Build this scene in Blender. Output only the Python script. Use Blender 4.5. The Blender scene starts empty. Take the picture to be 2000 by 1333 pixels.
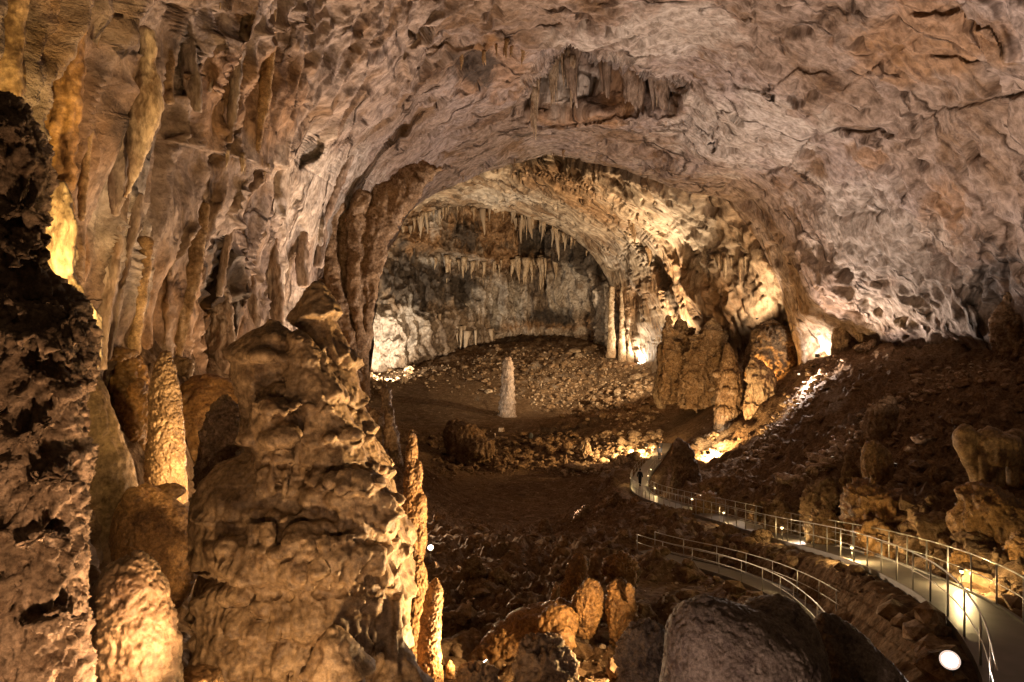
import bpy, math, random
import numpy as np
from concurrent.futures import ThreadPoolExecutor
rnd = random.Random(7)
RS = np.random.RandomState(11)
sc = bpy.context.scene
COL = sc.collection

# ---------------------------------------------------------------- camera, world, exposure
CZ = 20.0
FPX = 1333.0
cam_d = bpy.data.cameras.new('camera'); cam = bpy.data.objects.new('camera', cam_d); COL.objects.link(cam)
cam.location = (0, 0, CZ); cam.rotation_euler = (math.radians(90), 0, 0)
cam_d.sensor_width = 36; cam_d.lens = 24.0; cam_d.clip_start = 0.1; cam_d.clip_end = 1000
sc.camera = cam
world = bpy.data.worlds.new('World'); sc.world = world; world.use_nodes = True
bg = world.node_tree.nodes['Background']
bg.inputs[0].default_value = (1.0, 0.66, 0.40, 1); bg.inputs[1].default_value = 0.085
vs = sc.view_settings
vs.view_transform = 'Standard'; vs.look = 'None'; vs.exposure = 0.0; vs.gamma = 1.0; vs.use_curve_mapping = False
sc.cycles.max_bounces = 5; sc.cycles.diffuse_bounces = 3; sc.cycles.glossy_bounces = 2
sc.cycles.use_denoising = True
sc.cycles.sample_clamp_indirect = 6.0

WARM = (1.0, 0.62, 0.26); AMBER = (1.0, 0.50, 0.13); ROSE = (1.0, 0.79, 0.65); WHITE = (1.0, 0.84, 0.62)

def P(px, py, d):
    """the point seen at photo pixel (px, py) at distance d in front of the camera"""
    return np.array([(px-1000.0)/FPX*d, d, CZ-(py-666.5)/FPX*d])

# ---------------------------------------------------------------- object helpers
def tagp(o, label=None, cat=None, group=None, kind=None):
    if label: o['label'] = label
    if cat: o['category'] = cat
    if group: o['group'] = group
    if kind: o['kind'] = kind
    return o
def empty(name, loc, label, cat, group=None, rz=0.0):
    o = bpy.data.objects.new(name, None); COL.objects.link(o)
    o.location = loc; o.rotation_euler = (0, 0, rz); o.empty_display_size = 0.3
    return tagp(o, label, cat, group)
def link(name, me, mat=None, parent=None):
    o = bpy.data.objects.new(name, me); COL.objects.link(o)
    if mat is not None and len(me.materials) == 0: me.materials.append(mat)
    if parent is not None: o.parent = parent
    return o
def mesh_np(name, V, F, smooth=True):
    """V (n,3), F (m,k) with k = 3 or 4"""
    me = bpy.data.meshes.new(name)
    V = np.ascontiguousarray(V, dtype=np.float32); F = np.ascontiguousarray(F, dtype=np.int32)
    n, k = F.shape
    me.vertices.add(len(V)); me.vertices.foreach_set('co', V.ravel())
    me.loops.add(n*k); me.loops.foreach_set('vertex_index', F.ravel())
    me.polygons.add(n)
    me.polygons.foreach_set('loop_start', np.arange(0, n*k, k, dtype=np.int32))
    me.polygons.foreach_set('loop_total', np.full(n, k, dtype=np.int32))
    me.polygons.foreach_set('use_smooth', np.full(n, smooth, dtype=bool))
    me.update(calc_edges=True); me.validate()
    return me
def grid_faces(nu, nv, flip=False, wrap=False):
    i = np.arange(nu if wrap else nu-1); j = np.arange(nv-1)
    I, J = np.meshgrid(i, j, indexing='ij'); I2 = (I+1) % nu
    a = I*nv+J; b = I2*nv+J; c = I2*nv+J+1; d = I*nv+J+1
    F = np.stack([a, b, c, d], -1).reshape(-1, 4)
    return F[:, ::-1] if flip else F
def attr(me, name, arr):
    a = me.attributes.new(name, 'FLOAT', 'POINT'); a.data.foreach_set('value', np.ascontiguousarray(arr, dtype=np.float32).ravel())
def attrv(me, name, arr):
    a = me.attributes.new(name, 'FLOAT_VECTOR', 'POINT'); a.data.foreach_set('vector', np.ascontiguousarray(arr, dtype=np.float32).ravel())
class MB:
    """collects simple closed shapes into one mesh"""
    def __init__(s): s.V = []; s.F3 = []; s.F4 = []; s.n = 0
    def add(s, V, F):
        F = np.asarray(F)+s.n; s.V.append(np.asarray(V, dtype=float))
        (s.F4 if F.shape[1] == 4 else s.F3).append(F); s.n += len(V)
    def tube(s, pts, rad, n=8, cap=True, sx=1.0, sy=1.0):
        pts = np.asarray(pts, float); m = len(pts)
        rad = np.broadcast_to(np.asarray(rad, float), (m,))
        T = np.gradient(pts, axis=0); T /= np.linalg.norm(T, axis=1, keepdims=True)+1e-9
        up = np.array([0, 0, 1.0]) if abs(T[:, 2]).mean() < 0.8 else np.array([0, 1.0, 0])
        A = np.cross(T, up); A /= np.linalg.norm(A, axis=1, keepdims=True)+1e-9
        B = np.cross(A, T)
        th = np.linspace(0, 2*np.pi, n, endpoint=False)
        V = pts[:, None]+rad[:, None, None]*(sx*np.cos(th)[None, :, None]*A[:, None]+sy*np.sin(th)[None, :, None]*B[:, None])
        V = V.reshape(-1, 3)
        I, J = np.meshgrid(np.arange(m-1), np.arange(n), indexing='ij'); J2 = (J+1) % n
        s.add(V, np.stack([I*n+J, I*n+J2, (I+1)*n+J2, (I+1)*n+J], -1).reshape(-1, 4))
        if cap:
            b = s.n-len(V)
            for k, P0 in ((0, pts[0]), (m-1, pts[-1])):
                s.V.append(P0[None]); c = s.n; s.n += 1
                j = np.arange(n); r = b+k*n+j; r2 = b+k*n+(j+1) % n
                t = np.stack([r2, r, np.full(n, c)], -1) if k == 0 else np.stack([r, r2, np.full(n, c)], -1)
                s.F3.append(t)
    def box(s, c, h, rz=0.0):
        c = np.asarray(c, float); h = np.asarray(h, float)
        V = np.array([[x, y, z] for x in (-1, 1) for y in (-1, 1) for z in (-1, 1)])*h
        cs, sn = math.cos(rz), math.sin(rz)
        V = np.stack([V[:, 0]*cs-V[:, 1]*sn, V[:, 0]*sn+V[:, 1]*cs, V[:, 2]], -1)+c
        s.add(V, [[0, 1, 3, 2], [4, 6, 7, 5], [0, 4, 5, 1], [2, 3, 7, 6], [0, 2, 6, 4], [1, 5, 7, 3]])
    def ell(s, c, r, rot=None, sub=3):
        V, F = ico(sub); V = V*np.asarray(r, float)
        if rot is not None: V = V @ np.asarray(rot).T
        s.add(V+np.asarray(c, float), F)
    def mesh(s, name, smooth=True):
        V = np.concatenate(s.V); me = bpy.data.meshes.new(name)
        f3 = np.concatenate(s.F3) if s.F3 else np.zeros((0, 3), int); f4 = np.concatenate(s.F4) if s.F4 else np.zeros((0, 4), int)
        nl = f3.size+f4.size
        me.vertices.add(len(V)); me.vertices.foreach_set('co', V.astype(np.float32).ravel())
        me.loops.add(nl); me.loops.foreach_set('vertex_index', np.concatenate([f3.ravel(), f4.ravel()]).astype(np.int32))
        me.polygons.add(len(f3)+len(f4))
        ls = np.concatenate([np.arange(len(f3))*3, f3.size+np.arange(len(f4))*4]).astype(np.int32)
        me.polygons.foreach_set('loop_start', ls)
        me.polygons.foreach_set('loop_total', np.concatenate([np.full(len(f3), 3), np.full(len(f4), 4)]).astype(np.int32))
        me.polygons.foreach_set('use_smooth', np.full(len(f3)+len(f4), smooth, dtype=bool))
        me.update(calc_edges=True)
        return me
    def build(s, name, mat, parent=None, smooth=True): return link(name, s.mesh(name, smooth), mat, parent)

_ico = {}
def ico(sub):
    if sub in _ico: return _ico[sub]
    t = (1+5**.5)/2
    V = [(-1, t, 0), (1, t, 0), (-1, -t, 0), (1, -t, 0), (0, -1, t), (0, 1, t), (0, -1, -t), (0, 1, -t), (t, 0, -1), (t, 0, 1), (-t, 0, -1), (-t, 0, 1)]
    V = [np.array(v)/np.linalg.norm(v) for v in V]
    F = [(0, 11, 5), (0, 5, 1), (0, 1, 7), (0, 7, 10), (0, 10, 11), (1, 5, 9), (5, 11, 4), (11, 10, 2), (10, 7, 6), (7, 1, 8), (3, 9, 4), (3, 4, 2), (3, 2, 6), (3, 6, 8), (3, 8, 9), (4, 9, 5), (2, 4, 11), (6, 2, 10), (8, 6, 7), (9, 8, 1)]
    for _ in range(sub):
        c = {}; G = []
        def m(a, b):
            k = (min(a, b), max(a, b))
            if k not in c:
                v = V[a]+V[b]; V.append(v/np.linalg.norm(v)); c[k] = len(V)-1
            return c[k]
        for a, b, d in F:
            x, y, z = m(a, b), m(b, d), m(d, a); G += [(a, x, z), (b, y, x), (d, z, y), (x, y, z)]
        F = G
    _ico[sub] = (np.array(V), np.array(F)); return _ico[sub]

# ---------------------------------------------------------------- noise
_perm = np.random.RandomState(5).permutation(256).astype(np.int32); _perm = np.concatenate([_perm]*3)
_g = np.random.RandomState(6).normal(size=(256, 3)); _g = (_g/np.linalg.norm(_g, axis=1, keepdims=True)).astype(np.float32)
def _pn(p):
    p = np.asarray(p, np.float32); fl = np.floor(p); f = p-fl; i = fl.astype(np.int32) & 255
    w = f*f*f*(f*(f*6-15)+10)
    X, Y, Z = i[:, 0], i[:, 1], i[:, 2]; fx, fy, fz = f[:, 0], f[:, 1], f[:, 2]
    A0 = _perm[X]; A1 = _perm[X+1]
    def gr(a, dy, dz):
        return _perm[_perm[a+Y+dy]+Z+dz]
    def dot(h, x, y, z):
        g = _g[h]; return g[:, 0]*x+g[:, 1]*y+g[:, 2]*z
    n00 = dot(gr(A0, 0, 0), fx, fy, fz); n10 = dot(gr(A1, 0, 0), fx-1, fy, fz)
    n01 = dot(gr(A0, 1, 0), fx, fy-1, fz); n11 = dot(gr(A1, 1, 0), fx-1, fy-1, fz)
    m00 = dot(gr(A0, 0, 1), fx, fy, fz-1); m10 = dot(gr(A1, 0, 1), fx-1, fy, fz-1)
    m01 = dot(gr(A0, 1, 1), fx, fy-1, fz-1); m11 = dot(gr(A1, 1, 1), fx-1, fy-1, fz-1)
    u, v, t = w[:, 0], w[:, 1], w[:, 2]
    a = n00+u*(n10-n00); b = n01+u*(n11-n01); c = m00+u*(m10-m00); d = m01+u*(m11-m01)
    e = a+v*(b-a); g = c+v*(d-c)
    return (e+t*(g-e))*1.6
POOL = ThreadPoolExecutor(4)
def pn(p):
    """gradient noise, about -1..1"""
    n = len(p)
    if n < 20000: return _pn(p)
    k = max(4, n//40000); ch = np.array_split(np.asarray(p, np.float32), k)
    return np.concatenate(list(POOL.map(_pn, ch)))
def fbm(p, oct=4, lac=2.03, gain=0.5, lod=None, wl=1.0):
    """lod: smallest wavelength worth adding per point (same unit as wl, the first wavelength)"""
    s = 0.0; a = 1.0; q = np.asarray(p, np.float32)
    for o in range(oct):
        n = pn(q+17.3*o)
        if lod is not None: n = n*np.clip(wl/(lod)-1.0, 0, 1)
        s = s+a*n; a *= gain; q = q*lac; wl = wl/lac
    return s
def ridged(p, oct=4, lac=2.03, gain=0.55, lod=None, wl=1.0):
    s = 0.0; a = 1.0; q = np.asarray(p, np.float32)
    for o in range(oct):
        n = 1-2*np.abs(pn(q+31.7*o))
        if lod is not None: n = n*np.clip(wl/(lod)-1.0, 0, 1)
        s = s+a*n; a *= gain; q = q*lac; wl = wl/lac
    return s
def sstep(a, b, x):
    t = np.clip((x-a)/(b-a), 0, 1); return t*t*(3-2*t)

class TPS:
    def __init__(s, X, y, lam=1e-4):
        X = np.asarray(X, float); n = len(X); s.X = X
        K = s.k(X, X)+lam*np.eye(n); Pm = np.c_[np.ones(n), X]
        A = np.zeros((n+3, n+3)); A[:n, :n] = K; A[:n, n:] = Pm; A[n:, :n] = Pm.T
        s.w = np.linalg.solve(A, np.r_[y, np.zeros(3)])
    @staticmethod
    def k(A, B):
        r2 = ((A[:, None]-B[None])**2).sum(-1)+1e-12; return 0.5*r2*np.log(r2)
    def __call__(s, Q):
        Q = np.asarray(Q, float); out = np.empty(len(Q))
        def f(a):
            q = Q[a:a+20000]; out[a:a+20000] = s.k(q, s.X) @ s.w[:-3]+s.w[-3]+q @ s.w[-2:]
        list(POOL.map(f, range(0, len(Q), 20000))); return out
def coarse(tps, U, Vv, sub=6):
    """evaluate a smooth TPS on a coarse sub-grid of the (nu,nv) arrays U,Vv and enlarge it"""
    nu, nv = U.shape
    iu = np.unique(np.r_[np.arange(0, nu, sub), nu-1]); iv = np.unique(np.r_[np.arange(0, nv, sub), nv-1])
    c = tps(np.stack([U[np.ix_(iu, iv)].ravel(), Vv[np.ix_(iu, iv)].ravel()], -1)).reshape(len(iu), len(iv))
    t = np.stack([np.interp(np.arange(nu), iu, c[:, j]) for j in range(len(iv))], 1)
    return np.stack([np.interp(np.arange(nv), iv, t[i]) for i in range(nu)], 0)
def grid_normals(Q):
    du = np.gradient(Q, axis=0); dv = np.gradient(Q, axis=1)
    n = np.cross(du, dv); return n/(np.linalg.norm(n, axis=-1, keepdims=True)+1e-9)
def blur(A, n):
    for ax in (0, 1):
        for _ in range(n):
            B = np.concatenate([A.take([0], ax), A, A.take([-1], ax)], ax); m = A.shape[ax]
            A = (B.take(range(0, m), ax)+2*A+B.take(range(2, m+2), ax))/4
    return A
def seg_dist(X, Y, pts):
    """signed distance (sign by side) to a polyline, and the parameter 0..1 along it"""
    pts = np.asarray(pts, float); best = np.full(X.shape, 1e9); sg = np.zeros(X.shape); tt = np.zeros(X.shape)
    L = np.r_[0, np.cumsum(np.linalg.norm(np.diff(pts, axis=0), axis=1))]
    for i in range(len(pts)-1):
        a, b = pts[i], pts[i+1]; d = b-a; l2 = d@d
        t = np.clip(((X-a[0])*d[0]+(Y-a[1])*d[1])/l2, 0, 1)
        ex = X-a[0]-t*d[0]; ey = Y-a[1]-t*d[1]; r = np.hypot(ex, ey)
        m = r < best; best = np.where(m, r, best); sg = np.where(m, np.sign(d[0]*ey-d[1]*ex), sg); tt = np.where(m, (L[i]+t*(L[i+1]-L[i]))/L[-1], tt)
    return best*sg, tt
def poly_sd(X, Y, pts):
    """signed distance to a closed polygon, positive inside"""
    pts = np.asarray(pts, float); n = len(pts); best = np.full(X.shape, 1e9); ins = np.zeros(X.shape, bool)
    for i in range(n):
        a, b = pts[i], pts[(i+1) % n]; d = b-a
        t = np.clip(((X-a[0])*d[0]+(Y-a[1])*d[1])/(d@d), 0, 1)
        best = np.minimum(best, np.hypot(X-a[0]-t*d[0], Y-a[1]-t*d[1]))
        if a[1] != b[1]:
            c = ((a[1] > Y) != (b[1] > Y)) & (X < (b[0]-a[0])*(Y-a[1])/(b[1]-a[1])+a[0]); ins ^= c
    return np.where(ins, best, -best)
def sculpt(PX, PY, feats, jit):
    """relief in metres (towards the viewer side of the rock) from hand-placed strokes"""
    D = np.zeros(PX.shape)
    for f in feats:
        k, pts = f[0], np.asarray(f[1], float); m = 90 if k != 'poly' else 60
        lo = pts.min(0)-m-(f[2] if k != 'poly' else 0)*2; hi = pts.max(0)+m+(f[2] if k != 'poly' else 0)*2
        sel = (PX > lo[0]) & (PX < hi[0]) & (PY > lo[1]) & (PY < hi[1])
        if not sel.any(): continue
        x = PX[sel]+jit[0][sel]; y = PY[sel]+jit[1][sel]
        if k == 'line':      # round rib (amp > 0) or groove (amp < 0)
            _, _, w, amp = f; s, t = seg_dist(x, y, pts)
            e = sstep(0, .12, t)*sstep(0, .12, 1-t)*.8+.2
            D[sel] += amp*e*np.exp(-(s/w)**2*1.6)
        elif k == 'ledge':   # overlapping slab: a step at the line that fades out behind it (positive side)
            _, _, w, amp = f; s, t = seg_dist(x, y, pts)
            e = sstep(0, .1, t)*sstep(0, .1, 1-t)
            D[sel] += amp*e*sstep(-2.5, 2.5, s)*np.exp(-np.maximum(s, 0)/w)*(np.hypot(s, 0) < 6*w)
        else:                # recess or boss with its own outline
            _, _, soft, amp = f; s = poly_sd(x, y, pts)
            D[sel] += amp*sstep(-soft*.3, soft, s)
    return D
# ---------------------------------------------------------------- materials
def mat_rock(name, ca, cb, cc, big=0.12, mid=0.8, fine=6.0, bump=1.0, rough=0.75, stains=False, spec=0.25, bd=0.25, pits=True, stretch=None, flow=None):
    """three-tone limestone; tones by noise in object space, relief by bump"""
    m = bpy.data.materials.new(name); m.use_nodes = True; nt = m.node_tree; N = nt.nodes; L = nt.links
    bs = N['Principled BSDF']; bs.inputs['Roughness'].default_value = rough; bs.inputs['Specular IOR Level'].default_value = spec
    geo = N.new('ShaderNodeNewGeometry'); vec = geo.outputs['Position']
    if flow:
        fa = N.new('ShaderNodeAttribute'); fa.attribute_name = 'flow'
        mp = N.new('ShaderNodeMapping'); mp.inputs['Scale'].default_value = flow; L.new(fa.outputs['Vector'], mp.inputs[0]); svec = mp.outputs[0]
    elif stretch:
        mp = N.new('ShaderNodeMapping'); mp.inputs['Scale'].default_value = stretch; L.new(vec, mp.inputs[0]); svec = mp.outputs[0]
    else: svec = vec
    def noise(sc_, det=5, r=.6, v=None, dist=0.0):
        n = N.new('ShaderNodeTexNoise'); n.inputs['Scale'].default_value = sc_; n.inputs['Detail'].default_value = det
        n.inputs['Roughness'].default_value = r; n.inputs['Distortion'].default_value = dist
        L.new(v if v is not None else vec, n.inputs['Vector']); return n.outputs['Fac']
    def ramp(src, a, b):
        r = N.new('ShaderNodeMapRange'); r.inputs[1].default_value = a; r.inputs[2].default_value = b; r.interpolation_type = 'SMOOTHSTEP'
        L.new(src, r.inputs[0]); return r.outputs[0]
    def mix(f, a, b, mode='MIX'):
        x = N.new('ShaderNodeMix'); x.data_type = 'RGBA'; x.blend_type = mode
        if isinstance(f, float): x.inputs[0].default_value = f
        else: L.new(f, x.inputs[0])
        for i, c in ((6, a), (7, b)):
            if isinstance(c, tuple): x.inputs[i].default_value = (*c, 1)
            else: L.new(c, x.inputs[i])
        return x.outputs[2]
    c = mix(ramp(noise(big, 4, .6, dist=.6), .4, .6), ca, cb)
    c = mix(ramp(noise(mid, 6, .65, svec, .5), .47, .66), c, cc)
    if stains:
        for nm, colr in (('stain_orange', (.3, .16, .065)), ('stain_dark', (.045, .036, .03)), ('stain_pale', (.5, .45, .4))):
            a = N.new('ShaderNodeAttribute'); a.attribute_name = nm
            c = mix(a.outputs['Fac'], c, colr)
    v = noise(fine, 6, .7, svec)
    c = mix(ramp(v, .3, .7), mix(1.0, c, (.5, .45, .4), 'MULTIPLY'), mix(1.0, c, (1.32, 1.29, 1.26), 'MULTIPLY'))
    c = mix(ramp(noise(fine*.22, 5, .75, svec, .4), .5, .68), c, mix(1.0, c, (.5, .43, .37), 'MULTIPLY'))
    ck = None
    if flow:     # joints and cracks along and across the strata
        nz = N.new('ShaderNodeTexNoise'); nz.inputs['Scale'].default_value = .5; nz.inputs['Detail'].default_value = 4; L.new(svec, nz.inputs['Vector'])
        ad = N.new('ShaderNodeVectorMath'); ad.operation = 'MULTIPLY_ADD'; L.new(nz.outputs['Color'], ad.inputs[0]); ad.inputs[1].default_value = (2.2, 2.2, 2.2); L.new(svec, ad.inputs[2])
        vc = N.new('ShaderNodeTexVoronoi'); vc.feature = 'DISTANCE_TO_EDGE'; vc.inputs['Scale'].default_value = fine*.085; L.new(ad.outputs[0], vc.inputs['Vector'])
        r1 = N.new('ShaderNodeMapRange'); r1.inputs[1].default_value = 0; r1.inputs[2].default_value = .035; L.new(vc.outputs['Distance'], r1.inputs[0])
        g1 = N.new('ShaderNodeMath'); g1.operation = 'MAXIMUM'; L.new(r1.outputs[0], g1.inputs[0]); L.new(ramp(noise(.25, 2, .5), .56, .48), g1.inputs[1])
        ck = g1.outputs[0]; c = mix(ck, mix(1.0, c, (.35, .3, .26), 'MULTIPLY'), c)
    L.new(c, bs.inputs['Base Color'])
    h = None
    def addh(src, w):
        nonlocal h
        mu = N.new('ShaderNodeMath'); mu.operation = 'MULTIPLY_ADD'; L.new(src, mu.inputs[0]); mu.inputs[1].default_value = w
        if h is None: mu.inputs[2].default_value = 0
        else: L.new(h, mu.inputs[2])
        h = mu.outputs[0]
    addh(noise(fine*.35, 8, .66, svec, .25), 1.0)
    addh(noise(fine*1.6, 5, .75, None if flow else svec, 0), .4)
    if pits:
        vo = N.new('ShaderNodeTexVoronoi'); vo.inputs['Scale'].default_value = fine*.45; vo.feature = 'SMOOTH_F1'; vo.inputs['Smoothness'].default_value = .35
        L.new(svec, vo.inputs['Vector']); addh(ramp(vo.outputs['Distance'], .08, .5), .5)
    if ck is not None: addh(ck, .9)
    b = N.new('ShaderNodeBump'); b.inputs['Strength'].default_value = min(1.0, bump); b.inputs['Distance'].default_value = bd
    L.new(h, b.inputs['Height']); L.new(b.outputs[0], bs.inputs['Normal'])
    return m
def mat_plain(name, col, rough=.5, metal=0.0, spec=.5, nscale=40.0, var=.25):
    m = bpy.data.materials.new(name); m.use_nodes = True; nt = m.node_tree; N = nt.nodes; L = nt.links
    bs = N['Principled BSDF']; bs.inputs['Roughness'].default_value = rough; bs.inputs['Metallic'].default_value = metal; bs.inputs['Specular IOR Level'].default_value = spec
    n = N.new('ShaderNodeTexNoise'); n.inputs['Scale'].default_value = nscale; n.inputs['Detail'].default_value = 5
    g = N.new('ShaderNodeNewGeometry'); L.new(g.outputs['Position'], n.inputs['Vector'])
    x = N.new('ShaderNodeMix'); x.data_type = 'RGBA'; L.new(n.outputs['Fac'], x.inputs[0])
    x.inputs[6].default_value = (*[c*(1-var) for c in col], 1); x.inputs[7].default_value = (*[min(1, c*(1+var)) for c in col], 1)
    L.new(x.outputs[2], bs.inputs['Base Color']); return m
def mat_emit(name, col, s):
    m = bpy.data.materials.new(name); m.use_nodes = True; nt = m.node_tree
    bs = nt.nodes['Principled BSDF']; bs.inputs['Base Color'].default_value = (0.8, 0.8, 0.8, 1)
    bs.inputs['Emission Color'].default_value = (*col, 1); bs.inputs['Emission Strength'].default_value = s
    return m
M = {}
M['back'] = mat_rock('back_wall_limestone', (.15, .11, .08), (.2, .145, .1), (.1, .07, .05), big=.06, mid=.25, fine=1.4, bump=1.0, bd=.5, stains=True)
M['vault'] = mat_rock('vault_limestone', (.27, .2, .155), (.31, .25, .225), (.17, .105, .06), big=.07, mid=.3, fine=2.6, bump=1.0, bd=.4, stains=True, flow=(1, .6, 1))
M['fold'] = mat_rock('fold_limestone', (.27, .2, .15), (.31, .25, .21), (.18, .11, .065), big=.15, mid=.5, fine=4.0, bump=1.0, bd=.2, stretch=(1, 1, .35))
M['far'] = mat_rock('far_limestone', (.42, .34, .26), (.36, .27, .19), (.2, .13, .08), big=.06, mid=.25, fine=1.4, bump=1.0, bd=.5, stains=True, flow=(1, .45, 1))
M['ground'] = mat_rock('cave_clay', (.17, .112, .066), (.13, .083, .048), (.22, .155, .1), big=.1, mid=.9, fine=5.0, bump=1.0, bd=.12, rough=.92, spec=.08, stains=True)
M['flow'] = mat_rock('flowstone', (.36, .24, .12), (.3, .19, .09), (.16, .09, .04), big=.5, mid=1.2, fine=9.0, bump=.9, bd=.035, rough=.55, spec=.4)
M['flow_amber'] = mat_rock('amber_flowstone', (.34, .19, .07), (.26, .15, .06), (.15, .08, .035), big=.4, mid=1.0, fine=8.0, bump=.9, bd=.04, rough=.5, spec=.4)
M['pale'] = mat_rock('pale_calcite', (.44, .35, .25), (.36, .27, .18), (.22, .14, .08), big=.5, mid=1.5, fine=7.0, bump=.9, bd=.05, rough=.6, stretch=(1, 1, .4))
M['dark'] = mat_rock('dark_rock', (.17, .115, .07), (.12, .08, .05), (.26, .18, .11), big=.5, mid=1.3, fine=7.0, bump=1.0, bd=.06, rough=.7)
M['grey'] = mat_rock('grey_rock', (.19, .155, .14), (.15, .12, .105), (.1, .075, .06), big=.6, mid=1.6, fine=9.0, bump=.9, bd=.03, rough=.6)
M['slope_rock'] = mat_rock('slope_rock', (.22, .145, .082), (.16, .104, .06), (.3, .22, .15), big=.3, mid=1.2, fine=5.0, bump=1.0, bd=.1, rough=.9, spec=.1)
M['flow_near'] = mat_rock('flowstone_near', (.29, .2, .11), (.21, .14, .075), (.13, .08, .04), big=.8, mid=2.2, fine=11.0, bump=.8, bd=.035, rough=.55, spec=.4)
M['amber_near'] = mat_rock('amber_flowstone_near', (.34, .19, .07), (.26, .15, .06), (.15, .08, .035), big=.6, mid=2.0, fine=15.0, bump=1.0, bd=.045, rough=.5, spec=.4)
M['dark_near'] = mat_rock('dark_rock_near', (.2, .135, .085), (.13, .085, .05), (.3, .21, .14), big=.7, mid=2.4, fine=18.0, bump=1.0, bd=.06, rough=.7)
M['grey_near'] = mat_rock('grey_rock_near', (.2, .155, .12), (.14, .105, .08), (.09, .062, .05), big=1.0, mid=3.0, fine=22.0, bump=1.0, bd=.04, rough=.65)
M['concrete'] = mat_plain('path_concrete', (.135, .12, .105), .42, nscale=2.2, var=.45)
M['steel'] = mat_plain('galvanised_steel', (.42, .4, .36), .45, .7, nscale=8)
M['black'] = mat_plain('lamp_housing', (.03, .03, .03), .5, .3)
M['cloth_dark'] = mat_plain('dark_clothes', (.02, .02, .025), .9, 0, .2)
M['cloth_blue'] = mat_plain('blue_clothes', (.06, .07, .11), .9, 0, .2)
M['skin'] = mat_plain('skin', (.45, .28, .2), .6)
M['reflector'] = mat_emit('lit_reflector', (1, .74, .6), .95)
M['bulb'] = mat_emit('warm_bulb', (1, .74, .36), 5)
M['flood'] = mat_emit('flood_lens', (1, .85, .72), 30)

# ---------------------------------------------------------------- the big shells
OC = np.array([1020.0, 620.0])
def radial(pts, ph):
    """image-plane outline of an arch as a function of angle about OC; returns px, py, and the interpolated depth"""
    pts = np.asarray(pts, float)
    a = np.arctan2(-(pts[:, 1]-OC[1]), pts[:, 0]-OC[0]); a = np.where(a < -1.2, a+2*np.pi, a); o = np.argsort(a)
    r = np.hypot(pts[:, 0]-OC[0], pts[:, 1]-OC[1])
    R = np.interp(ph, a[o], r[o]); D = np.interp(ph, a[o], pts[o, 2])
    k = np.ones(9)/9
    R = np.convolve(np.pad(R, 4, mode='edge'), k, mode='valid')
    return OC[0]+R*np.cos(ph), OC[1]-R*np.sin(ph), D, R
E1 = [(690, 960, 72), (706, 820, 73), (714, 715, 74), (722, 674, 75), (727, 600, 76), (734, 548, 78), (752, 490, 80), (772, 453, 80), (786, 424, 81), (807, 399, 81), (852, 367, 83), (902, 343, 85),
      (943, 331, 86), (974, 321, 86), (1010, 309, 87), (1042, 298, 87), (1075, 290, 87), (1110, 291, 87), (1164, 308, 87), (1252, 333, 87), (1318, 358, 87), (1373, 372, 87),
      (1433, 385, 88), (1452, 407, 88), (1483, 451, 88), (1512, 495, 88), (1532, 539, 88), (1545, 583, 88), (1560, 640, 88), (1570, 700, 88), (1580, 780, 86)]
AD = E1+[(0, 0, 13), (0, 300, 14), (0, 600, 14), (0, 900, 14), (-350, -330, 9), (-350, 300, 9), (-350, 900, 9), (-350, 1600, 8), (0, 1500, 12), (150, 100, 16.5), (120, 400, 17), (200, 500, 22), (200, 900, 23), (300, 250, 26), (330, 480, 30), (400, 500, 36), (400, 750, 37),
          (420, 1000, 34), (500, 300, 38), (520, 450, 44), (560, 600, 50), (640, 450, 57), (640, 700, 60), (690, 600, 69), (660, 520, 64), (650, 200, 46), (700, 350, 62), (800, 250, 64), (760, 380, 74), (850, 100, 53), (800, 0, 45), (500, 0, 32), (300, 0, 22), (400, 120, 29),
          (1000, 0, 50), (1000, 150, 63), (950, 260, 76), (1050, 255, 81), (1200, 270, 82), (1200, 100, 58), (1150, 228, 77), (1300, 0, 50), (1310, 228, 76), (1400, 310, 77), (1500, 100, 53), (1500, 250, 63), (1600, 400, 70),
          (1600, 550, 76), (1640, 640, 82), (1700, 500, 66), (1700, 680, 80), (1750, 0, 41), (1750, 250, 53), (1900, 100, 41), (1900, 400, 51), (1800, 600, 68), (1900, 660, 64), (2000, 0, 35), (2000, 250, 42), (2000, 500, 50),
          (2000, 680, 56), (2350, -330, 24), (2350, 200, 30), (2350, 600, 36), (2350, 900, 36), (1000, -330, 38), (500, -330, 24), (1500, -330, 38), (300, 1400, 26), (500, 1300, 36)]
E2 = [(690, 900, 158), (700, 700, 158), (722, 600, 160), (738, 530, 163), (762, 470, 166), (782, 446, 167), (830, 415, 169), (880, 402, 170), (940, 403, 171), (990, 410, 172), (1045, 425, 172), (1095, 447, 172), (1130, 475, 172), (1160, 500, 172),
      (1182, 530, 171), (1196, 560, 170), (1208, 600, 168), (1222, 660, 166), (1232, 720, 164), (1240, 800, 160)]
BD = E2+[(1433, 385, 94), (1000, 280, 140), (1200, 300, 112), (1320, 330, 100), (1050, 300, 132), (900, 330, 150), (940, 370, 160), (1050, 370, 148), (1150, 350, 118), (1150, 420, 145), (1250, 380, 108), (1230, 470, 140), (1300, 500, 122), (1350, 420, 103), (1400, 480, 105), (1480, 500, 95),
         (1480, 600, 97), (1300, 600, 128), (1380, 620, 108), (1270, 640, 145), (1450, 700, 100), (1560, 640, 94), (1600, 780, 92), (1350, 800, 112), (780, 430, 167), (740, 480, 164), (700, 560, 160), (640, 700, 156), (820, 340, 158)]

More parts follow.
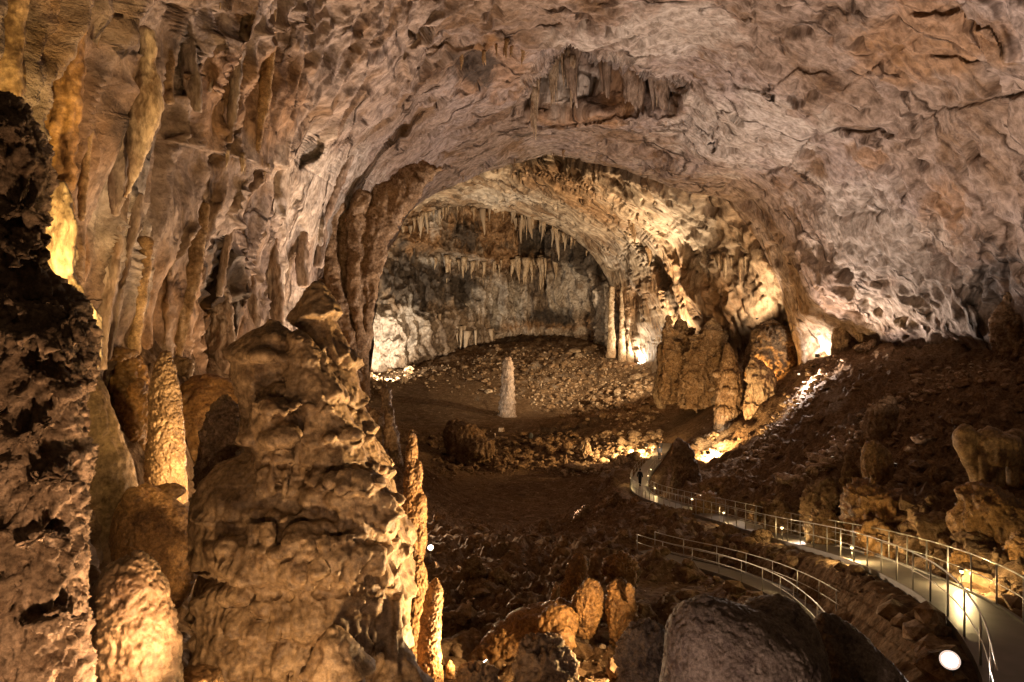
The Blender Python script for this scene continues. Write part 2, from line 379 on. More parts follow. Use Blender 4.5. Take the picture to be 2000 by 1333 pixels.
def shell(name, E, DP, outer, nphi, nt, lip, back, feats, amps, lab, ph0, ph1, tpow=1.0, streak=1.0):
    ph = np.linspace(ph0, ph1, nphi)
    ex, ey, ed, er = radial(E, ph)
    ox, oy = outer(ph)
    t = np.linspace(0, 1, nt)**tpow
    PX = ex[:, None]+(ox-ex)[:, None]*t[None]; PY = ey[:, None]+(oy-ey)[:, None]*t[None]
    dp = np.asarray(DP, float)
    tp = TPS(dp[:, :2]/500.0, np.log(dp[:, 2]), lam=2e-4)
    D = np.exp(coarse(tp, PX/500.0, PY/500.0, 5))
    Q = np.stack([(PX-1000)/FPX*D, D, CZ-(PY-666.5)/FPX*D], -1)
    # the lip: rock turns away from the camera behind its edge
    k = np.arange(lip, 0, -1)/lip
    rd = np.stack([np.cos(ph), np.zeros(nphi), np.sin(ph)], -1)
    s = k[None, :, None]
    Lp = Q[:, :1]+rd[:, None]*(back*s**2.2)+np.array([0, 1.0, 0])*(back*1.3*s**.8)
    Q = np.concatenate([Lp, Q], 1)
    PXl = np.concatenate([np.repeat(ex[:, None], lip, 1), PX], 1); PYl = np.concatenate([np.repeat(ey[:, None], lip, 1), PY], 1)
    D = np.concatenate([Lp[..., 1], D], 1)
    Nn = grid_normals(Q)
    tocam = np.array([0, 0, CZ])-Q; sgn = np.sign((Nn*tocam).sum(-1)); 
    sgn[:, :lip] = sgn[:, lip+2:lip+3]
    Nn *= sgn[..., None]
    Nn = Nn*.9+.0
    X = Q.reshape(-1, 3).astype(np.float32)
    # cross-section coordinates: along the tunnel, round the tunnel (the way water runs), and out
    ax = 8.0; az = CZ-4
    ang = np.arctan2(X[:, 2]-az, X[:, 0]-ax); rr = np.hypot(X[:, 2]-az, X[:, 0]-ax)
    S = np.stack([X[:, 1], ang*26.0, rr*.6], -1)
    e1 = np.linalg.norm(np.gradient(Q, axis=0), axis=-1); e2 = np.linalg.norm(np.gradient(Q, axis=1), axis=-1)
    lod = np.maximum(D/683.0*2.2, 2.4*np.maximum(e1, e2)).ravel().astype(np.float32)
    JX = X*np.array([.5, .5, .1], np.float32)
    jit = (fbm(JX+3, 2).reshape(D.shape)*5, fbm(X*.5+40, 2).reshape(D.shape)*5)
    R = sculpt(PXl, PYl, [f for f in feats if f[0] != 'face'], jit)
    cosv = np.clip(np.abs((Nn*tocam).sum(-1))/np.linalg.norm(tocam, axis=-1)*2.4+.35, .4, 1)   # calmer where the rock is seen edge-on
    FM = np.zeros(D.shape)
    Dn = D-np.where(R < 0, R*.8, R*1.2)
    for f in feats:
        if f[0] == 'face':      # a niche whose back stands upright at its own distance
            m = sstep(-3, f[2], poly_sd(PXl+jit[0], PYl+jit[1], f[1])); Dn = Dn*(1-m)+np.maximum(Dn, f[3])*m; FM = np.maximum(FM, m)
    C0 = np.array([0, 0, CZ]); Q = C0+(Q-C0)*(Dn/D)[..., None]
    N2 = grid_normals(Q); N2 *= np.sign((N2*(C0-Q)).sum(-1))[..., None]; N2 = blur(N2, 4); N2 /= np.linalg.norm(N2, axis=-1, keepdims=True)+1e-9
    FM = FM[..., None]; N2 = Nn*(1-FM)+N2*FM
    X = Q.reshape(-1, 3).astype(np.float32); S = np.stack([X[:, 1], ang*26.0, rr*.6], -1)
    H = amps(X, S, lod, PXl.ravel(), PYl.ravel()).reshape(D.shape)*np.maximum(cosv, FM[..., 0])
    Q = Q+N2*H[..., None]
    return Q, PXl, PYl, X, S
def outer_rect(x0, y0, x1, y1):
    def f(ph):
        c, s = np.cos(ph), -np.sin(ph)
        tx = np.where(c > 0, (x1-OC[0])/np.maximum(c, 1e-6), (x0-OC[0])/np.minimum(c, -1e-6))
        ty = np.where(s < 0, (y0-OC[1])/np.minimum(s, -1e-6), (y1-OC[1])/np.maximum(s, 1e-6))
        t = np.minimum(tx, ty); return OC[0]+c*t, OC[1]+s*t
    return f

# strokes on the near vault: photo outline of each ledge, rib, groove and niche, relief in metres
FA = [
 # the niche with the stalactite curtain in the ceiling
 ('poly', [(1108, 68), (1150, 82), (1230, 108), (1300, 132), (1352, 160), (1345, 185), (1335, 212), (1240, 218), (1160, 218), (1120, 230), (1060, 232), (985, 232), (1025, 150), (1078, 90)], 12, -.2),
 ('face', [(1108, 68), (1150, 82), (1230, 108), (1300, 132), (1352, 160), (1345, 185), (1335, 212), (1240, 218), (1160, 218), (1120, 230), (1060, 232), (985, 232), (1025, 150), (1078, 90)], 22, 77.0),
 ('poly', [(905, 100), (990, 78), (1030, 90), (1000, 150), (975, 168), (900, 160), (880, 130)], 30, -1.6),
 ('ledge', [(1000, 232), (1060, 238), (1130, 236), (1200, 222), (1345, 218)], 40, 1.2),
 # ledges and cracks on the ceiling, right half
 ('ledge', [(1475, -40), (1478, 60), (1480, 110)], 26, .5), ('ledge', [(1350, 150), (1420, 165), (1500, 170), (1560, 130), (1640, 150)], 30, .5),
 ('line', [(1630, 240), (1700, 243), (1775, 246)], 8, -1.8), ('line', [(1775, 246), (1800, 222), (1870, 205), (1940, 196), (2010, 186)], 7, -1.2),
 ('ledge', [(2010, 196), (1940, 202), (1870, 212), (1800, 228), (1775, 250), (1700, 250), (1625, 246), (1590, 262), (1560, 292), (1540, 330)], 40, .7),
 ('line', [(1590, 262), (1560, 290), (1540, 322), (1490, 335)], 5, -1.2), ('line', [(1540, 322), (1500, 326), (1445, 312)], 5, -1.0),
 ('poly', [(1392, 266), (1405, 268), (1408, 285), (1396, 290)], 5, -3.0),
 ('line', [(1780, 250), (1795, 300), (1835, 370), (1880, 440)], 8, -.8), ('line', [(1680, 330), (1720, 380), (1745, 425)], 8, -.7),
 ('line', [(1860, 300), (1900, 350), (1960, 420), (2010, 470)], 10, -.8), ('line', [(1735, 395), (1790, 430), (1850, 500), (1900, 560)], 14, -.8),
 ('line', [(1610, 380), (1640, 420), (1735, 418)], 6, -.9), ('line', [(1310, 362), (1420, 420), (1560, 470), (1650, 480)], 12, -.7),
 ('ledge', [(1930, 440), (1915, 520), (1925, 600), (1950, 660)], 30, .7), ('line', [(1990, 420), (1975, 520), (1985, 600)], 16, -1.2),
 ('poly', [(1900, 520), (1930, 515), (1940, 560), (1925, 600), (1905, 580)], 14, -1.8),
 ('line', [(1500, 500), (1560, 560), (1590, 620)], 12, .9), ('line', [(1560, 480), (1610, 560), (1625, 630)], 10, .8), ('line', [(1600, 470), (1660, 540), (1690, 640)], 9, -.9),
 ('line', [(1900, -40), (1940, 60), (1990, 130)], 26, .8), ('ledge', [(1760, 40), (1850, 30), (1930, 60), (1975, 120)], 34, .5), ('ledge', [(1800, 120), (1880, 118), (1940, 150)], 26, .45),
 ('poly', [(1545, 165), (1590, 162), (1580, 185), (1560, 205), (1548, 185)], 8, -1.4), ('poly', [(1500, 165), (1525, 170), (1515, 195)], 6, -1.2),
 # smooth band under the niche and the arch rib
 ('line', [(820, 330), (900, 250), (1000, 60), (1060, -40)], 26, -.8), ('line', [(770, 330), (800, 220), (795, 120), (880, 20)], 12, 1.1), ('line', [(795, 110), (870, 92), (960, 72)], 8, -1.1),
 # left wall: ribs, hollows
 ('poly', [(642, 420), (700, 400), (770, 395), (790, 400), (762, 440), (742, 500), (728, 545), (716, 700), (700, 720), (660, 560), (640, 520)], 16, -2.6),
 ('line', [(640, 410), (632, 470), (640, 540), (660, 640), (690, 720)], 10, 1.5), ('line', [(700, 440), (690, 540), (700, 640)], 8, .8), ('line', [(745, 430), (720, 520), (706, 640)], 8, 1.0),
 ('poly', [(605, 268), (622, 264), (618, 300), (592, 336), (588, 320)], 6, -2.6),
 ('poly', [(395, 455), (420, 448), (410, 540), (385, 640), (365, 700), (360, 660), (385, 540)], 14, -2.6), ('poly', [(440, 440), (462, 450), (455, 520), (440, 500)], 8, -1.8),
 ('ledge', [(560, 330), (520, 312), (500, 330), (440, 300), (400, 290), (320, 276)], 55, 1.5), ('poly', [(455, 300), (490, 320), (470, 380), (450, 360)], 10, -1.6),
 ('poly', [(500, 320), (552, 318), (540, 380), (505, 410), (498, 360)], 10, -1.2),
 ('line', [(350, 420), (335, 520), (330, 620), (322, 700)], 13, 1.0), ('line', [(395, 350), (375, 470), (350, 600), (345, 690)], 12, .9), ('line', [(440, 330), (425, 400), (480, 560)], 7, .8),
 ('line', [(270, 380), (232, 480), (205, 580)], 12, .8), ('line', [(500, 430), (490, 520), (510, 610)], 9, .8), ('line', [(540, 400), (550, 480), (560, 560)], 8, .7), ('line', [(590, 340), (600, 430), (610, 540)], 10, .8),
 ('poly', [(390, 600), (440, 570), (460, 620), (440, 720), (400, 730), (385, 680)], 12, -1.8), ('line', [(430, 560), (436, 640), (430, 740)], 7, 1.0),
 ('poly', [(155, 70), (205, 85), (200, 180), (175, 240), (155, 200)], 10, -1.6), ('poly', [(300, 0), (350, 0), (380, 120), (330, 190), (305, 160), (315, 60)], 12, -1.8), ('poly', [(360, 10), (440, 0), (425, 60), (380, 50)], 10, -1.3),
 ('line', [(395, 30), (405, 120), (400, 180)], 9, .9), ('line', [(340, 30), (362, 120), (380, 200)], 9, .9), ('line', [(235, 60), (225, 200), (228, 300)], 14, .8), ('line', [(195, 200), (200, 350), (180, 470)], 22, .5),
 ('line', [(470, 60), (540, 40), (600, 0)], 12, .6), ('line', [(560, 20), (570, 120), (560, 220)], 12, -.6),
 ('line', [(640, 380), (700, 330), (760, 250), (800, 180)], 14, .6),
]
def ampsA(X, S, lod, px, py):
    left = sstep(960, 560, px).astype(np.float32)            # curtained wall on the left, pitted vault elsewhere
    right = sstep(1350, 1700, px)*sstep(250, 480, py)
    niche = sstep(-10, 15, poly_sd(px, py, FA[0][1])).astype(np.float32)
    nf = np.clip(lod/.17, .4, 1.2)                         # near rock carries finer relief
    warp = (fbm(X*.25+9, 2)[:, None]*np.array([.5, .5, .5])).astype(np.float32)
    h = (.7+.5*left)*fbm(X*np.array([.11, .11, .07], np.float32), 3)
    st = ridged(S*np.array([.13, .03, .1], np.float32)+warp*.5, 2); h += .45*st*(1-left)          # strata that sweep round the vault
    W = S*np.array([.42, .12, .3], np.float32)+warp
    h += (.14*right+.24)*(1-left)*ridged(W, 4, lod=lod, wl=2.4)*nf       # flutes that run down the wall
    calm = .35+.9*sstep(-.35, .4, fbm(S*np.array([.09, .05, .08], np.float32)+31, 2))    # pitted in places, smooth in others
    Z = X*np.array([.5, .5, .055], np.float32)+warp*.5
    h += (.68*left+.5*niche)*ridged(Z, 5, lod=lod, wl=2.0)*nf
    Z2 = X*np.array([1.7, 1.7, .2], np.float32)+warp
    h += .24*(left+niche)*ridged(Z2, 3, lod=lod, wl=.6)*nf
    T = S*np.array([.5, .45, .8], np.float32)+warp
    b = np.abs(fbm(T, 4, gain=.62, lod=lod, wl=1.25))
    h += -.6*b*(1-.75*left)*nf*calm
    pit = pn(S*np.array([.8, .8, 1.2], np.float32)+warp*2); pit2 = pn(S*np.array([.5, .25, .4], np.float32)+warp+77)
    h += -1.0*sstep(.22, .6, pit)*sstep(-.3, .3, pit2)*(1-.8*left)*nf*calm
    pl = pn(X*.3+7); h += .3*(np.floor(pl*4+fbm(X*1.0, 2)*.5)/4)*(1-.8*left)   # broken plates
    h += .1*fbm(X*3.2, 3, lod=lod, wl=.31)
    return h
Q, PXA, PYA, XA, SA = shell('cave_wall', E1, AD, outer_rect(-350, -330, 2350, 1700), 1280, 300, 9, 7.0, FA, ampsA, '', math.radians(-16), math.radians(226), .85)
def ellm(px, py, cx, cy, rx, ry, ang=0.0):
    c, s = math.cos(ang), math.sin(ang); x = px-cx; y = py-cy
    return np.clip(1.3-np.hypot((x*c+y*s)/rx, (-x*s+y*c)/ry), 0, 1)
def finish_shell(name, Q, PX, PY, X, mat, orange, dark, pale, S=None):
    nu, nv = PX.shape
    F = grid_faces(nu, nv)
    me = mesh_np(name, Q.reshape(-1, 3), F)
    px, py = PX.ravel(), PY.ravel()
    n1 = fbm(X*np.array([.35, .35, .14], np.float32)+5, 4, gain=.65); n2 = fbm(X*np.array([.5, .5, .2], np.float32)+50, 4, gain=.65)
    def lay(lst, n, gain=1.0, thr=.45):
        s = 0
        for e in lst: s = np.maximum(s, ellm(px, py, *e[:5])*(e[5] if len(e) > 5 else 1.0))
        return np.clip(sstep(thr-.2, thr+.25, s*.9+n*.35)*(s > 0)*gain, 0, 1)
    attr(me, 'stain_orange', lay(orange, n1, .55)); attr(me, 'stain_dark', lay(dark, n2, .85)); attr(me, 'stain_pale', lay(pale, n1, .6))
    attrv(me, 'flow', S if S is not None else X)
    o = link(name, me, mat); o['kind'] = 'structure'
    return o
SA_O = [(90, 250, 110, 300, 0), (380, 620, 90, 160, 0), (470, 180, 120, 130, 0), (960, 130, 100, 70, 0), (1215, 180, 60, 50, 0), (1820, 80, 180, 90, 0), (1700, 300, 60, 30, 0), (260, 600, 90, 150, 0), (540, 340, 60, 60, 0), (1850, 420, 70, 90, .6), (1120, 225, 120, 18, 0)]
SA_D = [(180, 200, 45, 130, 0), (410, 560, 40, 120, 0), (700, 480, 75, 110, 0, 1.2), (710, 620, 50, 130, 0, 1.2), (760, 400, 50, 60, 0, 1.0), (930, 130, 60, 40, 0), (340, 90, 40, 110, 0, .8), (1950, 560, 60, 130, 0, .7), (230, 330, 35, 120, 0, .6), (1000, 250, 60, 20, 0, .5)]
SA_P = [(1100, 170, 80, 60, 0), (1290, 170, 60, 40, 0, .7), (620, 380, 130, 160, .4), (230, 480, 60, 220, 0), (1300, 60, 240, 90, 0, .7), (1720, 460, 180, 130, .5), (1450, 250, 200, 90, 0), (560, 560, 60, 150, 0, .8), (1800, 580, 160, 90, 0)]
QA = Q
wallA = finish_shell('cave_wall', Q, PXA, PYA, XA, M['vault'], SA_O, SA_D, SA_P, SA)

FB = [
 ('line', [(1222, 425), (1250, 470), (1285, 520), (1318, 560), (1335, 620)], 15, -4.5), ('line', [(1212, 425), (1236, 480), (1268, 540), (1300, 585)], 9, 1.8),
 ('line', [(1245, 415), (1290, 480), (1330, 540), (1370, 600)], 10, 2.0),
 ('ledge', [(1300, 640), (1240, 560), (1190, 500), (1120, 440), (1060, 400), (1000, 385), (930, 390)], 40, 2.0),
 ('ledge', [(1410, 560), (1350, 480), (1290, 430), (1220, 390), (1140, 365), (1060, 340), (980, 335), (900, 352)], 45, 2.2),
 ('ledge', [(1500, 560), (1460, 490), (1400, 430), (1330, 395), (1250, 360), (1160, 330)], 45, 1.6),
 ('line', [(1400, 500), (1425, 560), (1440, 620)], 12, 1.6), ('line', [(1360, 500), (1385, 560), (1400, 610)], 9, 1.2), ('line', [(1480, 480), (1510, 540), (1530, 610)], 10, 1.4), ('line', [(1440, 490), (1465, 560), (1475, 620)], 8, -1.2),
 ('line', [(1500, 520), (1545, 640)], 7, -1.6), ('poly', [(1222, 560), (1262, 570), (1300, 600), (1330, 640), (1330, 760), (1225, 760), (1230, 620)], 14, -5.0),
]
def ampsB(X, S, lod, px, py):
    h = 1.6*fbm(X*.07, 3)
    warp = (fbm(X*.2+9, 2)[:, None]*np.array([.6, .6, .6])).astype(np.float32)
    h += .75*ridged(S*np.array([.22, .07, .2], np.float32)+warp, 4, lod=lod, wl=4.5)
    low = sstep(480, 620, py)
    h += .8*low*ridged(X*np.array([.45, .45, .07], np.float32)+warp, 4, lod=lod, wl=2.2)
    h += -.8*np.abs(fbm(S*np.array([.6, .35, .5], np.float32)+warp, 4, gain=.6, lod=lod, wl=1.7))
    h += -.9*sstep(.28, .6, pn(S*np.array([.9, .5, .7], np.float32)+warp*2))
    return h
def outerB(ph):
    x, y, d, r = radial(E1, ph); r = r+70; return OC[0]+r*np.cos(ph), OC[1]-r*np.sin(ph)
Q, PXB, PYB, XB, SB = shell('far_vault', E2, BD, outerB, 640, 112, 7, 9.0, FB, ampsB, '', math.radians(-24), math.radians(222))
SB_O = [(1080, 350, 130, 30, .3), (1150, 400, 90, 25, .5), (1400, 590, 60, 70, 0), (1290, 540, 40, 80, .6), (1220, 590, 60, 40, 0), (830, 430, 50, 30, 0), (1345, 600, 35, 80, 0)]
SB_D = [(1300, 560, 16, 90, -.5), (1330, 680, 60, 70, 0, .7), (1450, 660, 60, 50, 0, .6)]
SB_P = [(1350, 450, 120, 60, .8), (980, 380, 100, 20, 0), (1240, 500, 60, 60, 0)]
QB = Q
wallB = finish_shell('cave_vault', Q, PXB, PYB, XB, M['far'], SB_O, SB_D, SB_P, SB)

# back wall
nu, nv = 400, 230
PX, PY = np.meshgrid(np.linspace(640, 1330, nu), np.linspace(340, 790, nv), indexing='ij')
CD = [(640, 340, 166), (640, 790, 158), (700, 600, 164), (760, 650, 168), (850, 600, 178), (850, 700, 174), (850, 450, 180), (1000, 400, 184), (1000, 560, 191), (1000, 660, 192), (1100, 600, 190), (1150, 660, 188), (1200, 600, 180), (1230, 700, 176), (1330, 340, 170), (1330, 790, 160), (1000, 340, 178), (1100, 450, 184), (1000, 790, 188)]
cd = np.asarray(CD, float); D = np.exp(coarse(TPS(cd[:, :2]/500, np.log(cd[:, 2])), PX/500, PY/500, 8))
Q = np.stack([(PX-1000)/FPX*D, D, CZ-(PY-666.5)/FPX*D], -1); Nn = grid_normals(Q); Nn *= np.sign((Nn*(np.array([0, 0, CZ])-Q)).sum(-1))[..., None]
X = Q.reshape(-1, 3).astype(np.float32); lod = (D.ravel()/683*2.2).astype(np.float32)
jit = (fbm(X*.25+3, 2).reshape(D.shape)*8, fbm(X*.25+40, 2).reshape(D.shape)*8)
FC = [('ledge', [(1180, 560), (1130, 520), (1060, 508), (980, 515), (900, 505), (840, 498), (740, 470)], 60, 3.5), ('ledge', [(960, 400), (940, 470), (850, 450), (790, 452)], 35, 2.0),
      ('poly', [(925, 440), (955, 420), (965, 470), (950, 500), (928, 480)], 10, -2.5), ('poly', [(1020, 440), (1065, 440), (1085, 500), (1050, 520), (1025, 500)], 12, -3.0),
      ('poly', [(1128, 600), (1150, 598), (1160, 655), (1140, 660)], 8, -4.5), ('poly', [(955, 560), (968, 555), (985, 640), (950, 655)], 10, -2.5), ('poly', [(1000, 570), (1015, 560), (1025, 600), (1010, 640)], 8, -2.5),
      ('poly', [(880, 530), (920, 545), (930, 590), (890, 600), (870, 570)], 12, -2.0), ('line', [(975, 520), (978, 600), (972, 655)], 14, 2.0), ('line', [(840, 400), (835, 440), (838, 480)], 8, 1.8), ('line', [(1185, 550), (1190, 620), (1186, 690)], 14, 3.0), ('line', [(1200, 560), (1212, 640), (1208, 700)], 10, 2.5),
      ('poly', [(1030, 610), (1110, 605), (1120, 640), (1040, 640)], 10, -1.6), ('line', [(1060, 520), (1090, 560), (1100, 610)], 12, 1.5)]
H = sculpt(PX, PY, FC, jit)
warp = (fbm(X*.12+9, 2)[:, None]*np.array([.7, .7, .7])).astype(np.float32)
H += (1.3*fbm(X*.06, 3)+1.9*ridged(X*np.array([.28, .28, .035], np.float32)+warp*.6, 4, lod=lod, wl=3.5)-.8*np.abs(fbm(X*.3+warp, 4, gain=.6, lod=lod, wl=3.3))+.9*sstep(.2, .5, pn(X*.55))).reshape(D.shape)
Q = Q+Nn*H[..., None]
SC_O = [(960, 440, 130, 60, 0), (800, 460, 60, 50, 0), (1000, 500, 120, 30, 0), (1050, 640, 120, 20, 0), (700, 700, 60, 40, 0), (1160, 640, 60, 60, 0, .6)]
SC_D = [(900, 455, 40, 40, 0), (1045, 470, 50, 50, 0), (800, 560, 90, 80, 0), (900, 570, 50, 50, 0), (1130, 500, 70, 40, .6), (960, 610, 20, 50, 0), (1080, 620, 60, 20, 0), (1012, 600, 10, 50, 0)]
SC_P = [(730, 660, 60, 70, 0, 1.2), (780, 650, 60, 60, 0), (1190, 620, 30, 80, 0), (1060, 650, 120, 18, 0, .8), (980, 590, 70, 60, 0), (1120, 570, 60, 60, 0), (880, 510, 80, 14, 0), (830, 430, 16, 40, 0)]
QC = Q
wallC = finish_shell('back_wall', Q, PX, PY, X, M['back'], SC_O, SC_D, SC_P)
# ---------------------------------------------------------------- ground
PATH_U = [(1300, 866, 96), (1290, 885, 88), (1272, 908, 80), (1252, 932, 73), (1245, 955, 66), (1268, 972, 59), (1330, 992, 50), (1430, 1019, 41), (1530, 1050, 33.5), (1668, 1084, 26.5), (1765, 1120, 21.8), (1858, 1165, 18.2), (1930, 1215, 15.8), (1985, 1275, 14), (2030, 1350, 12.6), (2080, 1500, 10.4)]
PATH_L = [(1262, 1076, 36.5), (1315, 1092, 34.5), (1400, 1112, 32), (1480, 1138, 28.5), (1555, 1175, 24.8), (1606, 1215, 21), (1655, 1265, 17.5), (1700, 1330, 14.5), (1730, 1420, 12)]
GD = PATH_U+PATH_L+[
 (600, 720, 200), (700, 700, 200), (1000, 645, 210), (1300, 690, 205), (700, 745, 150), (760, 738, 158), (870, 702, 172), (960, 670, 186), (1050, 662, 188), (1150, 666, 188), (1240, 698, 168),
 (720, 800, 128), (850, 775, 138), (950, 785, 137), (990, 812, 128), (850, 850, 110), (1100, 835, 116), (1150, 770, 146), (1200, 800, 128), (1100, 795, 137), (1250, 770, 134), (1000, 740, 152), (1100, 720, 158),
 (1000, 880, 102), (850, 900, 92), (1150, 880, 100), (1220, 850, 104), (1150, 925, 84), (1000, 930, 84), (900, 930, 84), (1000, 1000, 68), (1100, 1000, 68), (900, 1000, 66), (830, 940, 72),
 (1290, 800, 118), (1300, 840, 104), (1400, 790, 102), (1480, 760, 98), (1400, 840, 88), (1450, 900, 70), (1370, 915, 76), (1380, 960, 60), (1560, 715, 92),
 (1600, 705, 86), (1700, 690, 80), (1800, 682, 73), (1900, 678, 66), (2000, 695, 58), (2300, 730, 44),
 (1600, 780, 68), (1700, 780, 58), (1800, 780, 52), (1900, 790, 45), (2000, 810, 40), (1600, 850, 56), (1700, 870, 46), (1800, 880, 40), (1900, 910, 33), (2000, 960, 28), (2300, 1000, 22),
 (1500, 950, 50), (1600, 985, 38), (1700, 1000, 32), (1800, 1050, 25), (1900, 1110, 20.5), (2000, 1180, 17.5), (2300, 1400, 13),
 (1160, 985, 68), (1200, 1010, 56), (1110, 1040, 56), (1270, 1035, 47), (1400, 1065, 38), (1520, 1095, 31), (1640, 1140, 24), (1740, 1200, 19.5), (1820, 1270, 15.5), (1850, 1330, 13.5),
 (1300, 1130, 31), (1380, 1180, 26), (1250, 1180, 26), (1200, 1250, 20), (1350, 1290, 17), (1000, 1180, 28), (1060, 1110, 38), (950, 1070, 46), (1050, 1060, 50), (880, 1060, 50), (860, 1110, 38), (870, 1240, 22), (1000, 1350, 16), (1000, 1500, 11),
 (1500, 1450, 10), (1700, 1550, 9), (2000, 1800, 7.5), (700, 1400, 14), (400, 1400, 12.5), (400, 1020, 27), (300, 980, 23), (100, 1100, 15), (600, 900, 45), (680, 880, 60), (560, 790, 50), (450, 770, 38), (300, 770, 27), (0, 1020, 13.5), (700, 970, 55), (-350, 1200, 9), (650, 1050, 38), (250, 1250, 14),
 (1000, 2000, 6), (-350, 2300, 4.5), (2350, 2400, 4.5), (0, 1800, 7)]
gd = np.asarray(GD, float)
gt = TPS(np.stack([gd[:, 0]/500, np.log(gd[:, 2])*1.5], -1), gd[:, 1], lam=2e-4)
NU, NV = 640, 470
gpx = np.linspace(-380, 2380, NU); gld = np.linspace(math.log(4.0), math.log(215.0), NV)
PX, LD = np.meshgrid(gpx, gld, indexing='ij'); D = np.exp(LD)
PYg = coarse(gt, PX/500, LD*1.5, 4)
GX = (PX-1000)/FPX*D; GY = D; GZ = CZ-(PYg-666.5)/FPX*D
def resample(ctrl, step):
    c = np.array([P(*q) for q in ctrl]); 
    L = np.r_[0, np.cumsum(np.linalg.norm(np.diff(c, axis=0), axis=1))]
    # smooth by chaikin
    for _ in range(3):
        a = c[:-1]*.75+c[1:]*.25; b = c[:-1]*.25+c[1:]*.75
        c = np.concatenate([c[:1], np.stack([a, b], 1).reshape(-1, 3), c[-1:]])
    L = np.r_[0, np.cumsum(np.linalg.norm(np.diff(c, axis=0), axis=1))]
    n = int(L[-1]/step)+1; s = np.linspace(0, L[-1], n)
    return np.stack([np.interp(s, L, c[:, k]) for k in range(3)], -1)
pathU = resample(PATH_U, .5); pathL = resample(PATH_L, .5)
X = np.stack([GX, GY, GZ], -1).reshape(-1, 3).astype(np.float32)
lod = (D.ravel()/683*2.2).astype(np.float32)
XX = X.copy(); XX[:, 2] *= .3
warp = (fbm(XX*.3+9, 2)[:, None]*np.array([.5, .5, .5])).astype(np.float32)
def gmask(lst):
    s = np.zeros(PX.shape)
    for cx, cd_, rx, rl, w in lst: s = np.maximum(s, w*np.clip(1.25-np.hypot((PX-cx)/rx, (LD-math.log(cd_))/rl), 0, 1))
    return np.clip(s, 0, 1).ravel().astype(np.float32)
smooth_m = gmask([(900, 130, 210, .2, 1.0), (1000, 74, 170, .22, .9), (1330, 98, 130, .15, .8), (1320, 27, 130, .14, .8), (1780, 19.5, 120, .15, .5), (1550, 75, 120, .12, .5)])
rough = 1-.9*sstep(.1, .6, smooth_m)
h = .5*fbm(XX*.16, 3)*(.3+.7*rough)
h += rough*(.55*ridged(XX*.3+warp, 4, lod=lod, wl=3.3)+.3*np.abs(fbm(XX*.9+warp, 4, lod=lod, wl=1.1))-.1)
h += rough*.3*sstep(.15, .5, pn(XX*1.1+3))
h += (.12+.3*rough)*.35*fbm(XX*2.6, 3, gain=.6, lod=lod, wl=.38)
h *= np.clip(D.ravel()/30, .35, 1.0)
GZ = GZ+h.reshape(GZ.shape)
# bench cut for the paths
def bench(path, half, drop):
    global GZ
    lo = path[:, 1].min()-6; hi = path[:, 1].max()+6
    sel = (GY > lo) & (GY < hi) & (GX > path[:, 0].min()-8) & (GX < path[:, 0].max()+8)
    g = np.stack([GX[sel], GY[sel]], -1); bd = np.empty(len(g)); bz = np.empty(len(g))
    for a in range(0, len(g), 20000):
        q = g[a:a+20000]; dd = ((q[:, None]-path[None, ::2, :2])**2).sum(-1); k = dd.argmin(1)
        bd[a:a+20000] = np.sqrt(dd[np.arange(len(q)), k]); bz[a:a+20000] = path[::2][k, 2]
    w = sstep(half+1.5, half+.25, bd); GZ[sel] = GZ[sel]*(1-w)+(bz-drop)*w
bench(pathL, .75, .12); bench(pathU, 1.05, .16)
def ground_z(px, d):
    u = np.clip((np.asarray(px, float)-gpx[0])/(gpx[-1]-gpx[0])*(NU-1), 0, NU-1.001); v = np.clip((np.log(d)-gld[0])/(gld[-1]-gld[0])*(NV-1), 0, NV-1.001)
    i = u.astype(int) if hasattr(u, 'astype') else int(u); j = v.astype(int) if hasattr(v, 'astype') else int(v); fu = u-i; fv = v-j
    return (GZ[i, j]*(1-fu)*(1-fv)+GZ[i+1, j]*fu*(1-fv)+GZ[i, j+1]*(1-fu)*fv+GZ[i+1, j+1]*fu*fv)
def gz_xy(x, y): return ground_z(np.asarray(x)/np.asarray(y)*FPX+1000, y)
def on_ground(px, d):
    return np.array([(px-1000)/FPX*d, d, float(ground_z(np.float64(px), np.float64(d)))])
G = np.stack([GX, GY, GZ], -1)
me = mesh_np('cave_floor', G.reshape(-1, 3), grid_faces(NU, NV, flip=False))
n = fbm(XX*.35+5, 4, gain=.65)
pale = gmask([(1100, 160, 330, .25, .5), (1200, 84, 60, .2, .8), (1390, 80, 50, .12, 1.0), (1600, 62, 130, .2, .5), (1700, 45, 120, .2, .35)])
attr(me, 'stain_orange', np.zeros(len(n))); attr(me, 'stain_dark', sstep(.35, .8, n*.6+gmask([(950, 186, 180, .05, 1.0), (1100, 112, 120, .06, .7)]))*.7)
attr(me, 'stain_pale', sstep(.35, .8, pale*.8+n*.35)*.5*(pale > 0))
floor = link('cave_floor', me, M['ground']); floor['kind'] = 'structure'

